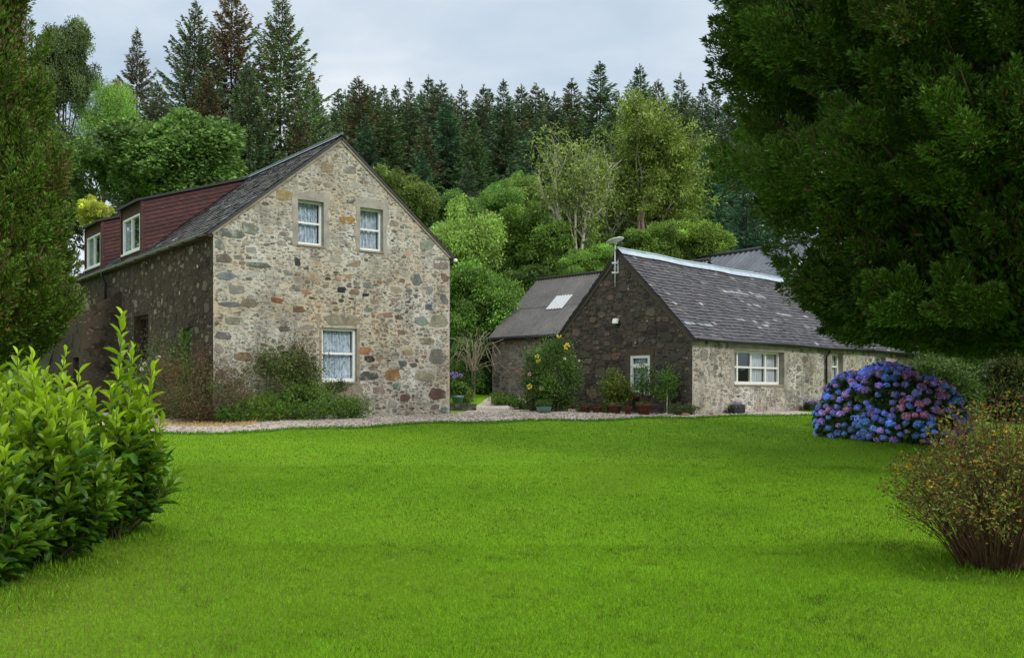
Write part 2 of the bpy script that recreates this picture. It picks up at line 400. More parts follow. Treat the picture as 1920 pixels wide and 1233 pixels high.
# grass
def vnoise(x, y, sc, seed=0):
    t = np.random.default_rng(900+seed).uniform(-1, 1, (256, 256)); x = np.asarray(x)*sc+100; y = np.asarray(y)*sc+100; i = np.floor(x).astype(int); j = np.floor(y).astype(int); u = x-i; v = y-j
    u = u*u*(3-2*u); v = v*v*(3-2*v); q = lambda a, b: t[a % 256, b % 256]
    return (q(i, j)*(1-u)+q(i+1, j)*u)*(1-v)+(q(i, j+1)*(1-u)+q(i+1, j+1)*u)*v
def grass(n, ylo, yhi, h, wd, name, label, xr=None, dens=None, col=None, mask=None, lean=.45):
    Yv = np.sqrt(rng.uniform(ylo**2, yhi**2, n)); Xv = rng.uniform(-.6, .6, n) * Yv
    if mask is not None: k = mask(Xv, Yv); Xv = Xv[k]; Yv = Yv[k]
    k = Yv < edgeY(Xv) + .05; k |= Xv > E[-1, 0]; Xv = Xv[k]; Yv = Yv[k]; n = len(Xv)
    P = np.stack([Xv, Yv, gz(Xv, Yv) - .004], 1)
    D = np.stack([rng.normal(0, lean, n), rng.normal(0, lean, n), np.ones(n)], 1)
    big = np.sin(Xv*.9+2*np.sin(Yv*.35)) * np.sin(Yv*.8+Xv*.3)
    big2 = np.sin(Xv*2.3+Yv*1.1)*np.sin(Yv*2.9-Xv*.7)
    mot = .5*vnoise(Xv, Yv, .5, 1)+.35*vnoise(Xv, Yv, 1.6, 2)+.35*vnoise(Xv, Yv, 4.5, 3)
    c = vary((.140, .285, .006), n, .28, .11)*np.exp(.34*mot)[:, None]*.93
    yy_ = np.clip(vnoise(Xv, Yv, .8, 4)*1.6-.35, 0, 1)[:, None]; c = c*(1-.45*yy_)+np.array((.19, .26, .02))*.45*yy_
    dk_ = vnoise(Xv, Yv, 6.5, 5) > .62; c[dk_] *= .62
    ol = smoothv(-Xv / Yv, .12, .5) * smoothv(12 - Yv, 0, 5)                   # thin yellowish turf by the laurels
    c = c * (1 - .5 * ol[:, None]) + np.array((.21, .24, .035)) * .5 * ol[:, None]
    dry = rng.uniform(0, 1, n) < .04 + .10 * ol; c[dry] = vary((.22, .20, .06), dry.sum(), .2, .05)
    leaves(nb_g, P, D, rng.uniform(.6, 1.3, n) * h, wd, c)
nb_g = NB()
grass(190000, 4.8, 9, .034, .0038, '', '')
grass(170000, 9, 15, .034, .006, '', '')
grass(120000, 15, 27.5, .036, .011, '', '')
# ragged longer fringe along the gravel edge
nf = 9000; xf = rng.uniform(-11.5, 9, nf); yf = edgeY(xf) - rng.uniform(-.08, .35, nf)
leaves(nb_g, np.stack([xf, yf, gz(xf, yf)], 1), np.stack([rng.normal(0, .5, nf), rng.normal(0, .5, nf), np.ones(nf)], 1), rng.uniform(.04, .10, nf), .014, vary((.08, .21, .01), nf, .3, .1))
# long grass round the shrub bases
for (bx, by, br, nn, hh) in ((*at(205, 9.2), .75, 2600, .10), (*at(80, 7.9), .7, 2600, .10), (*at(-20, 6.9), .7, 1800, .1), (*at(1850, 7.9), .75, 3200, .11),
                             (*at(1600, 20.5), .9, 2600, .16), (*at(1680, 17.7), .7, 900, .12), (*at(1560, 22.5), .7, 1500, .15)):
    a = rng.uniform(0, 6.28, nn); r = br * np.sqrt(rng.uniform(0, 1, nn)); xx = bx + r*np.cos(a); yy = by + r*np.sin(a)*.8
    leaves(nb_g, np.stack([xx, yy, gz(xx, yy)], 1), np.stack([rng.normal(0, .5, nn), rng.normal(0, .5, nn), np.ones(nn)], 1), rng.uniform(.5, 1.3, nn) * hh * (1.1-.85*r/br), .007, vary((.13, .25, .010), nn, .3, .12))
tag(nb_g.obj('grass', foliage('grass_blade', .6, .35, .25, False)), 'short bright green mown grass of the lawn', 'grass', kind='stuff')
# low white clover specks and dry straw by the drive
nb = NB(); n = 2600; xf = rng.uniform(-8.6, -6.2, n); yf = 22.6 + rng.uniform(0, 1.2, n) + (xf + 7) * .1
leaves(nb, np.stack([xf, yf, gz(xf, yf) + .01], 1), np.stack([rng.normal(0, 1, n), rng.normal(0, 1, n), rng.uniform(.1, .8, n)], 1), rng.uniform(.05, .14, n), .012, vary(L(190, 158, 104), n, .2, .06))
tag(nb.obj('dry_grass', M['leaf']), 'straw coloured dry grass at the edge of the drive below the brown shrubs', 'dry grass', kind='stuff')

# ------------------------------------------------------------------ walls
class Fr:
    """plane frame of a wall in a building's local space; a runs along ex, b up, d outward"""
    def __init__(s, root_loc, rz, o, ex, n):
        s.o = Vector(o); s.ex = Vector(ex); s.ez = Vector((0, 0, 1)); s.n = Vector(n)
        s.W = Matrix.Translation(root_loc) @ Matrix.Rotation(rz, 4, 'Z')
    def P(s, a, b, d=0): return tuple(s.o + s.ex * a + s.ez * b + s.n * d)
    def pix(s, px, py):
        o = s.W @ s.o; n = s.W.to_3x3() @ s.n; d = Vector(((px - CX) / F_PX, 1, (HY - py) / F_PX)); c = Vector((0, 0, CAMH))
        t = (o - c).dot(n) / d.dot(n); p = c + d * t - o
        return p.dot(s.W.to_3x3() @ s.ex), p.z

def wall_face(mb, fr, outer, holes, mi=0, reveal=.25, rmi=None, d=0):
    polys = [[Vector((a, b, 0)) for a, b in outer]] + [[Vector(p + (0,)) for p in ((a0, b0), (a1, b0), (a1, b1), (a0, b1))] for a0, a1, b0, b1 in holes]
    tris = tessellate_polygon(polys); flat = [v for p in polys for v in p]
    mb.add([fr.P(v.x, v.y, d) for v in flat], [tuple(t) for t in tris], mi=mi)
    for a0, a1, b0, b1 in holes:
        q = [(a0, b0), (a1, b0), (a1, b1), (a0, b1)]
        for k in range(4):
            p, r = q[k], q[(k+1) % 4]
            mb.add([fr.P(*p, d), fr.P(*r, d), fr.P(*r, d-reveal), fr.P(*p, d-reveal)], [(0, 1, 2, 3)], mi=mi if rmi is None else rmi)

def inside_poly(a, b, poly):
    c = False; n = len(poly)
    for i in range(n):
        (x0, y0), (x1, y1) = poly[i], poly[i-1]
        if (y0 > b) != (y1 > b) and a < (x1-x0)*(b-y0)/(y1-y0)+x0: c = not c
    return c

def stones(mb, fr, outer, holes, palette, sizes, mi, seed, fixed=(), depth=.022, colfn=None, gap=.92):
    """individual stones bedded in the wall face; sizes = [(tries, wmin, wmax, aspectmin, aspectmax)]"""
    R = random.Random(seed); B = np.zeros((0, 4)); 
    amin = min(p[0] for p in outer); amax = max(p[0] for p in outer); bmin = min(p[1] for p in outer); bmax = max(p[1] for p in outer)
    def put(a, b, w, h, col, dep):
        k = R.choice((5, 6, 6, 7, 8)); e = R.uniform(.45, .8); sk = R.uniform(-.35, .35)
        ring = []
        for i in range(k):
            t = 2*math.pi*i/k + R.uniform(-.3, .3)
            cx, cy = math.cos(t), math.sin(t)
            cx = math.copysign(abs(cx)**e, cx); cy = math.copysign(abs(cy)**e, cy); q = R.uniform(.78, 1.08)
            ring.append((a + (cx * w/2 + sk*cy*h/2) * q, b + cy * h/2 * q))
        vs = [fr.P(x, y, -.004) for x, y in ring] + [fr.P(a+(x-a)*.96, b+(y-b)*.96, dep*.8) for x, y in ring] + [fr.P(a+(x-a)*.62, b+(y-b)*.8, dep) for x, y in ring]
        fs = [(i, (i+1) % k, k+(i+1) % k, k+i) for i in range(k)] + [(k+i, k+(i+1) % k, 2*k+(i+1) % k, 2*k+i) for i in range(k)] + [tuple(range(2*k, 3*k))]
        mb.add(vs, fs, col, mi, False)
    for a, b, w, h, col in fixed:
        put(a, b, w, h, col, depth*1.3); B = np.vstack([B, (a, b, w/2, h/2)])
    for tries, w0, w1, r0, r1 in sizes:
        for _ in range(tries):
            w = R.uniform(w0, w1); h = w * R.uniform(r0, r1)
            a = R.uniform(amin, amax); b = R.uniform(bmin, bmax)
            if len(B) and np.any((abs(B[:, 0]-a) < (B[:, 2]+w/2)*gap) & (abs(B[:, 1]-b) < (B[:, 3]+h/2)*gap)): continue
            if not all(inside_poly(a+sa*w*.5, b+sb*h*.5, outer) for sa in (-1, 1) for sb in (-1, 1)): continue
            if any(a0-w/2 < a < a1+w/2 and b0-h/2 < b < b1+h/2 for a0, a1, b0, b1 in holes): continue
            col = R.choice(palette); q = math.exp(R.gauss(0, .18)); col = tuple(min(.8, c*q*math.exp(R.gauss(0, .05))) for c in col)
            if colfn: col = colfn(a, b, col, R)
            put(a, b, w, h, col, depth*R.uniform(.6, 1.2)); B = np.vstack([B, (a, b, w/2, h/2)])

def window(fr, rect, parent, recess=.22, cols=1, rows=2, fw=.055, bar=.028, curtain='lace', mullions=(), frame_mat=None, label=None, sill=True, rowsplit=None, back=True):
    a0, a1, b0, b1 = rect; fm = frame_mat or M['painted']
    T = lambda a, b, d: fr.P(a, b, d)
    mb = MB(); d0, d1 = -recess, -recess + .07
    for (x0, x1, z0, z1) in ((a0, a0+fw, b0, b1), (a1-fw, a1, b0, b1), (a0+fw, a1-fw, b1-fw, b1), (a0+fw, a1-fw, b0, b0+fw*1.3)):
        mb.box((x0, z0, d0), (x1, z1, d1), T=T)
    ia0, ia1, ib0, ib1 = a0+fw, a1-fw, b0+fw*1.3, b1-fw
    for m_ in mullions: x = ia0+(ia1-ia0)*m_; mb.box((x-fw*.55, ib0, d0+.002), (x+fw*.55, ib1, d1-.003), T=T)
    for k in range(1, cols): x = ia0+(ia1-ia0)*k/cols; mb.box((x-bar/2, ib0, d0+.012), (x+bar/2, ib1, d1-.02), T=T)
    rs = rowsplit or [k/rows for k in range(1, rows)]
    for k in rs: z = ib0+(ib1-ib0)*k; mb.box((ia0, z-bar*.7, d0+.008), (ia1, z+bar*.7, d1-.012), T=T)
    w = mb.obj('window', fm, parent)
    if label: w['label'] = label
    p = MB(); p.add([T(ia0, ib0, d0+.02), T(ia1, ib0, d0+.02), T(ia1, ib1, d0+.02), T(ia0, ib1, d0+.02)], [(0, 1, 2, 3)]); p.obj('pane', M['glass'], w)
    if curtain:
        q = MB(); n = 60; spans = [(0, 1)] if curtain in ('lace', 'plain') else curtain
        cm = M['lace'] if curtain == 'lace' else M['curtain']
        for s0, s1 in spans:
            vs = []; 
            for k in range(n+1):
                x = ia0+(ia1-ia0)*(s0+(s1-s0)*k/n); dd = d0-.05+.026*math.sin(x*62+3*math.sin(x*9))
                vs += [T(x, ib0, dd), T(x, ib1, dd)]
            q.add(vs, [(2*k, 2*k+2, 2*k+3, 2*k+1) for k in range(n)], sm=True)
        q.obj('curtain', cm, w)
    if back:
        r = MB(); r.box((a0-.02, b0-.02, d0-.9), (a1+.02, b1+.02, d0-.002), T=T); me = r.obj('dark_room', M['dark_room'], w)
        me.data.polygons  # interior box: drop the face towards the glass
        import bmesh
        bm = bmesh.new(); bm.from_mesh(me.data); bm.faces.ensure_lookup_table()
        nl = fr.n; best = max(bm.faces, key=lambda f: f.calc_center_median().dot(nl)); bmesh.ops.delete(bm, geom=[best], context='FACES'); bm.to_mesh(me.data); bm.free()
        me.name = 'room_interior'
    if sill:
        s = MB(); s.box((a0-.03, b0-.05, d1-.03), (a1+.03, b0-.002, .035), T=T); s.obj('sill', M['render_trim'] if sill is True else sill, w)
    return w

def slates(mb, O, U, V, N, lu, lv, expo, wid, seed, colfn, sag=None):
    """slate courses: U along the eaves, V up the slope, N normal"""
    R = random.Random(seed); O, U, V, N = map(Vector, (O, U, V, N)); rows = int(lv/expo)
    z = (lambda u, v: sag(u, v)) if sag else (lambda u, v: 0)
    def P(u, v, h): p = O + U*u + V*v + N*h; p.z += z(u, v); return tuple(p)
    for r in range(rows+1):
        v0 = r*expo; v1 = min(lv, v0+expo*1.25); 
        if v0 > lv-.03: break
        ww = wid*(1.15-.3*r/rows); u = -R.uniform(0, ww)
        while u < lu:
            w_ = ww*R.uniform(.7, 1.3); ua, ub = max(0, u)+.004, min(lu, u+w_)-.004; u += w_
            if ub-ua < .03: continue
            dv = R.uniform(-.018, .018); hh = .022+R.uniform(0, .012); tw = R.uniform(-.006, .006)
            c = colfn(ua, v0, R)
            p = [P(ua, max(0, v0+dv), hh+tw), P(ub, max(0, v0+dv), hh-tw), P(ub, v1, .004), P(ua, v1, .004), P(ua, max(0, v0+dv), 0), P(ub, max(0, v0+dv), 0)]
            mb.add(p, [(0, 1, 2, 3), (4, 5, 1, 0)], c)

def corrugated(mb, O, U, V, N, lu, lv, pitch=.15, amp=.028, rows=2, seed=1, sheet=.9, skip=None):
    R = random.Random(seed); O, U, V, N = map(Vector, (O, U, V, N)); n = int(lu/pitch*6); rl = lv/rows
    for r in range(rows):
        prev = None
        for k in range(n):
            u0 = lu*k/n; u1 = lu*(k+1)/n
            h = lambda u: amp*.5*math.cos(u/pitch*2*math.pi)
            base = (rows-1-r)*0; v0 = r*rl-(.0 if r == 0 else .08); v1 = (r+1)*rl
            e0 = .012 if r else 0
            cs = random.Random(seed*99+int(u0/sheet)*7+r).uniform(.86, 1.12)
            p = [tuple(O+U*u0+V*v0+N*(h(u0)+.02+e0)), tuple(O+U*u1+V*v0+N*(h(u1)+.02+e0)), tuple(O+U*u1+V*v1+N*(h(u1)+.02)), tuple(O+U*u0+V*v1+N*(h(u0)+.02))]
            mb.add(p, [(0, 1, 2, 3)], (cs, cs, cs), sm=True)

# ================================================================== LEFT HOUSE
GZ = .9
ca = math.atan2(.61, .793); A = (-7.47, 24.0, GZ)
house = empty('stone_house', A, 'tall two storey rubble stone house with a pointed gable and red boarded dormers', 'house', ca)
W, LEN, EH = 7.1, 14.5, 4.77; RH = 2.86
FG = Fr(A, ca, (0, 0, 0), (1, 0, 0), (0, -1, 0))
FS = Fr(A, ca, (0, 0, 0), (0, -1, 0), (-1, 0, 0))
def rect(fr, x0, x1, yt, yb, xref):
    a0, _ = fr.pix(x0, 500); a1, _ = fr.pix(x1, 500); _, bt = fr.pix(xref, yt); _, bb = fr.pix(xref, yb)
    return (min(a0, a1), max(a0, a1), bb, bt)
gw = [rect(FG, 558.5, 607, 373, 457, 558.5), rect(FG, 675, 718, 388, 468, 675), rect(FG, 603, 669, 613, 715, 603)]
outer = [(0, -.8), (W, -.8), (W, EH), (W/2, EH+RH), (0, EH)]
mb = MB(); wall_face(mb, FG, outer, gw, 0, .25, 2)
sw = [rect(FS, 251, 278, 588, 700, 278), rect(FS, 343, 361, 612, 705, 361), rect(FS, 182, 212, 620, 730, 212)]
sw[2] = (sw[2][0], sw[2][1], -.5, sw[2][3])
side_outer = [(-LEN, -.8), (0, -.8), (0, EH), (-LEN, EH)]
mb2 = MB(); wall_face(mb2, FS, side_outer, sw, 0, .3)
# the two faces not seen from the drive
mb.add([(W, 0, -.8), (W, LEN, -.8), (W, LEN, EH), (W, 0, EH)], [(0, 1, 2, 3)])
mb.add([(0, LEN, -.8), (W, LEN, -.8), (W, LEN, EH), (W/2, LEN, EH+RH), (0, LEN, EH)], [(4, 3, 2, 1, 0)])
warm = [L(128,104,84), L(142,112,84), L(118,98,82), L(150,128,98), L(108,92,80), L(132,92,72), L(96,84,74), L(126,118,104)]
cool = [L(112,114,108), L(98,102,98), L(124,124,114), L(86,90,88), L(136,132,122), L(104,98,90)]
dark = [L(66,62,58), L(58,56,56), L(78,70,62), L(84,76,70)]
pal_g = warm*2 + cool*3 + dark + [L(134,92,72)]
def gpix(*l):
    out = []
    for px, py, w_, h_, c in l:
        a_, b_ = FG.pix(px, py); k = (24 + .61*a_) / F_PX
        wl_ = w_*k*1.28; out.append((min(max(a_, wl_/2+.05), W-wl_/2-.05), b_, wl_, h_*k, c))
    return out
fixed = gpix((640,600,66,24,L(132,126,108)), (688,704,42,22,L(84,84,78)), (735,703,30,26,L(142,112,74)), (796,704,44,27,L(146,140,116)),
             (824,737,40,26,L(98,80,72)), (827,668,38,34,L(122,120,112)), (829,602,32,30,L(132,128,112)), (790,601,27,24,L(122,128,122)),
             (682,657,24,18,L(150,108,78)), (693,673,20,14,L(70,58,50)), (780,524,22,26,L(104,106,102)), (800,460,28,20,L(132,138,122)),
             (428,436,48,18,L(98,100,96)), (488,497,46,12,L(92,98,90)), (418,517,34,18,L(116,120,124)), (443,543,28,18,L(124,122,116)),
             (416,570,40,12,L(102,104,106)), (468,568,30,18,L(126,116,100)), (536,663,24,12,L(52,50,52)), (557,490,10,17,L(58,60,64)),
             (640,543,15,14,L(50,48,48)), (664,547,24,13,L(120,104,82)), (520,563,22,13,L(128,88,68)), (651,412,28,15,L(150,118,70)),
             (533,366,30,24,L(152,134,98)), (472,430,30,26,L(118,118,106)), (455,668,32,18,L(130,110,92)), (800,640,32,17,L(126,118,98)),
             (807,575,22,13,L(92,98,104)), (760,745,24,16,L(112,92,82)), (745,723,17,16,L(104,116,106)), (755,681,16,13,L(92,104,100)),
             (775,684,18,10,L(84,86,78)), (560,580,26,16,L(112,88,74)), (575,547,20,10,L(138,104,78)), (765,660,22,13,L(140,130,104)),
             (836,560,14,22,L(104,108,108)), (830,485,26,8,L(120,120,108)), (436,600,26,16,L(128,124,110)), (700,690,18,9,L(120,96,80)))
def gable_tint(a, b, col, R):
    # the right foot of the gable keeps large blocks, the apex is greyer
    mc = L(180, 174, 160); f = R.uniform(0, .6)+(.2 if b > 3.9 else 0)
    col = tuple((1-f)*c + f*g for c, g in zip(col, mc))
    if b > 2.3 and b < 4 and a < 5.5 and R.random() < .35: col = tuple(.6*c+.4*g for c, g in zip(col, L(138, 100, 66)))
    if a < 2.4 and b < 3.8: col = tuple(.55*c + .45*g for c, g in zip(col, L(176, 174, 168)))
    if R.random() < .12: col = tuple(c*.45 for c in col)
    return col
for k in range(15):
    hq = .30; bq = .02+k*.325
    if bq+hq > EH-.05: break
    for side in (0, 1):
        wq = (.50, .30)[(k+side) % 2]*rnd.uniform(.85, 1.15); cq = [x*rnd.uniform(.8, 1.15) for x in rnd.choice([L(128,126,120), L(118,116,112), L(140,134,122), L(108,102,96)])]
        cand = (wq/2+.012 if side == 0 else W-wq/2-.012, bq+hq/2, wq, hq*rnd.uniform(.8, .98), tuple(cq))
        if not any(abs(cand[0]-f[0]) < (cand[2]+f[2])/2 and abs(cand[1]-f[1]) < (cand[3]+f[3])/2 for f in fixed): fixed.append(cand)
surr = [(a0-.12, a1+.12, b0-.06, b1+.2) for a0, a1, b0, b1 in gw[:2]] + [(gw[2][0]-.04, gw[2][1]+.04, gw[2][2]-.12, gw[2][3]+.02)]
stones(mb, FG, [(.02, -.2), (W-.02, -.2), (W-.02, EH), (W/2, EH+RH-.08), (.02, EH)], surr, pal_g,
       [(30, .40, .58, .45, .7), (260, .25, .38, .35, .7), (2400, .13, .25, .3, .62), (7000, .08, .15, .28, .6), (9000, .045, .09, .35, .75)], 1, 5, fixed, .010, gable_tint, .90)
gable = mb.obj('gable_wall', [M['mort_gable'], M['stone_pale'], M['render_pale']], house)
stones(mb2, FS, [(-LEN+.1, -.2), (-.02, -.2), (-.02, EH-.05), (-LEN+.1, EH-.05)], [(a0-.1, a1+.1, b0-.1, b1+.1) for a0, a1, b0, b1 in sw],
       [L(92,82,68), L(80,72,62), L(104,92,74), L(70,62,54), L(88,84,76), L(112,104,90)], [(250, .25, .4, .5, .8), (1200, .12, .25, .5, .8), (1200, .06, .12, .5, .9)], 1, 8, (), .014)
# odd pale harling scars
stones(mb2, FS, [(-11, .3), (-.3, .3), (-.3, EH-.2), (-11, EH-.2)], sw, [L(176,168,150), L(150,142,124)], [(26, .05, .16, .8, 1.8)], 1, 15, (), .018)
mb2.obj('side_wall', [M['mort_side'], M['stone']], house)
# cement surrounds round the upper windows
def ragged(fr, hole, wl, wr, wt, wb, d=.012, seed=1):
    """cement dressing with a ragged outer edge round an opening"""
    R = random.Random(seed); a0, a1, b0, b1 = hole; inn = []; out = []; n = 9
    for k in range(n): t = k/n; inn.append((a0+(a1-a0)*t, b0)); out.append((a0-wl+(a1-a0+wl+wr)*t, b0-wb*R.uniform(.3, 1.3)))
    for k in range(n): t = k/n; inn.append((a1, b0+(b1-b0)*t)); out.append((a1+wr*R.uniform(.6, 1.3), b0-wb+(b1-b0+wb+wt)*t))
    for k in range(n): t = k/n; inn.append((a1-(a1-a0)*t, b1)); out.append((a1+wr-(a1-a0+wl+wr)*t, b1+wt*R.uniform(.7, 1.25)))
    for k in range(n): t = k/n; inn.append((a0, b1-(b1-b0)*t)); out.append((a0-wl*R.uniform(.6, 1.3), b1+wt-(b1-b0+wb+wt)*t))
    m = len(inn); q = MB(); vs = [fr.P(x, y, d) for x, y in inn]+[fr.P(x, y, d*.8) for x, y in out]+[fr.P(x, y, -.012) for x, y in out]
    q.add(vs, [(k, (k+1) % m, m+(k+1) % m, m+k) for k in range(m)]+[(m+k, m+(k+1) % m, 2*m+(k+1) % m, 2*m+k) for k in range(m)])
    return q
for k, r_ in enumerate(gw[:2]): ragged(FG, r_, .15, .16, .24, .10, .012, 3+k).obj('window_surround', M['render_pale'], house)
sr = MB(); a0, a1, b0, b1 = gw[2]
for v in ([(a1+.001, b0-.04), (a1+.10, b0-.03), (a1+.09, b1+.02), (a1+.001, b1)], [(a0-.07, b0-.04), (a0-.001, b0-.04), (a0-.001, b1), (a0-.06, b1)], [(a0-.02, b0-.75), (a1+.22, b0-.8), (a1+.16, b0-.06), (a0, b0-.06)],
          [(a0-.13, b1-.02), (a0-.06, b1), (a0-.02, b1+.34), (a0-.15, b1+.36)]):
    sr.add([FG.P(p, q, .012) for p, q in v] + [FG.P(p, q, -.01) for p, q in v], [(0,1,2,3), (0,4,5,1), (1,5,6,2), (2,6,7,3), (3,7,4,0)])
sr.obj('window_surround', M['render_trim'], house)
window(FG, gw[0], house, .2, 1, 2, .06, .035, label='upper left sash window with lace curtain')
window(FG, gw[1], house, .2, 1, 2, .06, .035, label='upper right sash window with lace curtain')
window(FG, gw[2], house, .16, 1, 2, .075, .04, label='ground floor sash window with lace curtain', rowsplit=[.52])
window(FS, sw[0], house, .22, 2, 3, .09, .025, curtain=None, frame_mat=M['brown_door'], label='dark brown framed side window', sill=False)
window(FS, sw[1], house, .24, 1, 2, .05, .03, curtain='plain', label='narrow side window behind the shrubs', sill=False)
db = MB(); a0, a1, b0, b1 = sw[2]
db.box((a0, b0, -.3), (a1, b1, -.24), T=FS.P)
for z in (.2, 1.0, 1.75): db.box((a0+.12, z, -.24), (a1-.12, z+.6, -.225), T=FS.P)
d_ = db.obj('door', M['black_door'], house)
hb = MB(); hb.tube([FS.P(a1-.08, 1.0, -.235), FS.P(a1-.08, 1.0, -.19), FS.P(a1-.2, 1.0, -.19)], .012, 6); hb.obj('handle', M['galv'], d_)
# roof
pitch = math.atan2(RH, W/2); SL = math.hypot(RH, W/2); OV = .22
VL = Vector((math.cos(pitch), 0, math.sin(pitch))); NL = Vector((-math.sin(pitch), 0, math.cos(pitch)))
VR = Vector((-math.cos(pitch), 0, math.sin(pitch))); NR = Vector((math.sin(pitch), 0, math.cos(pitch)))
def slate_dark(u, v, R):
    q = math.exp(R.gauss(0, .22)); c = R.choice((L(48,46,49), L(55,51,54), L(40,40,42), L(60,53,51)))
    if R.random() < .05: c = L(120, 122, 112)
    return tuple(x*q for x in c)
rf = MB()
Ol = Vector((0, -.05, EH+.03)) - VL*OV; Or = Vector((W, -.05, EH+.03)) - VR*OV
slates(rf, Ol, (0, 1, 0), VL, NL, LEN+.1, SL+OV, .2, .26, 3, slate_dark)
slates(rf, Or, (0, 1, 0), VR, NR, LEN+.1, SL+OV, .2, .26, 4, slate_dark)
for O_, V_, N_ in ((Ol, VL, NL), (Or, VR, NR)):                     # sarking under the slates, with its edge at the gable
    q = [O_, O_+Vector((0, LEN+.1, 0)), O_+Vector((0, LEN+.1, 0))+V_*(SL+OV), O_+V_*(SL+OV)]
    vs_ = [tuple(p) for p in q] + [tuple(p-N_*.06) for p in q]
    rf.add(vs_, [(0,1,2,3), (4,5,6,7), (0,3,7,4), (0,4,5,1), (1,5,6,2)], (.03, .03, .032))
roof = rf.obj('roof', M['slate'], house)
rg = MB(); rz_ = EH+.03+RH+.02
for sgn in (-1, 1):
    c_, s_ = math.cos(pitch), math.sin(pitch)
    rg.add([(W/2, -.07, rz_+.05), (W/2, LEN+.05, rz_+.05), (W/2+sgn*.2*c_, LEN+.05, rz_+.05-.2*s_), (W/2+sgn*.2*c_, -.07, rz_+.05-.2*s_)], [(0,1,2,3)])
rg.tube([(W/2, -.08, rz_+.05), (W/2, LEN+.05, rz_+.05)], .035, 8)
rg.obj('ridge_flashing', M['lead_dark'], roof)
# mortar skew fillet under the slates at the gable
sk = MB()
for O_, V_, N_ in ((Vector((0, 0, EH)), VL, NL), (Vector((W, 0, EH)), VR, NR)):
    p = [O_-V_*.1, O_+V_*(SL-.02)]
    vs_ = [tuple(p[0]+Vector((0,-.03,0))-N_*.10), tuple(p[1]+Vector((0,-.03,0))-N_*.10), tuple(p[1]+Vector((0,-.03,0))-N_*.035), tuple(p[0]+Vector((0,-.03,0))-N_*.035)]
    vs2 = [(x, .02, z) for x, y, z in vs_]
    sk.add(vs_+vs2, [(0,1,2,3), (0,4,5,1), (3,2,6,7)])
sk.obj('skew_fillet', M['render_trim'], house)
# gutter + fascia + downpipe on the side
gt = MB(); gx_, gz_ = -.2, EH-.10
pts = 9; ring = [(gx_+.065*math.cos(t), gz_+.065*math.sin(t)) for t in np.linspace(math.pi, 2*math.pi, pts)]
vs_ = [(x, .02, z) for x, z in ring]+[(x, LEN, z) for x, z in ring]+[(gx_+(x-gx_)*.88, .02, gz_+(z-gz_)*.88) for x, z in ring]+[(gx_+(x-gx_)*.88, LEN, gz_+(z-gz_)*.88) for x, z in ring]
gt.add(vs_, [(k, k+1, pts+k+1, pts+k) for k in range(pts-1)]+[(2*pts+k, 2*pts+k+1, 3*pts+k+1, 3*pts+k) for k in range(pts-1)]+[(0, pts, 3*pts, 2*pts), (pts-1, 2*pts-1, 4*pts-1, 3*pts-1)]+[(k, k+1, 2*pts+k+1, 2*pts+k) for k in range(pts-1)], sm=True)
g_ = gt.obj('gutter', M['gutter_grey'], house)
for k in range(14): gb = MB(); gb.box((-.28, .5+k*1.03, EH-.175), (-.001, .53+k*1.03, EH-.155)); gb.obj('gutter_bracket', M['black_metal'], g_)
fs = MB(); fs.box((-.13, .0, EH-.19), (-.02, LEN, EH-.06)); fs.obj('fascia_board', M['brown_door'], house)
dp = MB(); yy = -FS.pix(203, 520)[0]; dp.tube([(-.2, yy, EH-.16), (-.2, yy, EH-.3), (-.09, yy, EH-.5), (-.09, yy, .1)], .04, 8); dp.obj('downpipe', M['black_metal'], house)
# black pipe + lamp bracket at the right hand corner
dp = MB(); dp.tube([(W+.05, .12, EH-.2), (W+.05, .12, .0)], .045, 8); dp.tube([(W-.02, -.03, EH-.12), (W+.2, -.03, EH-.16)], .018, 6); dp.obj('downpipe', M['black_metal'], house)

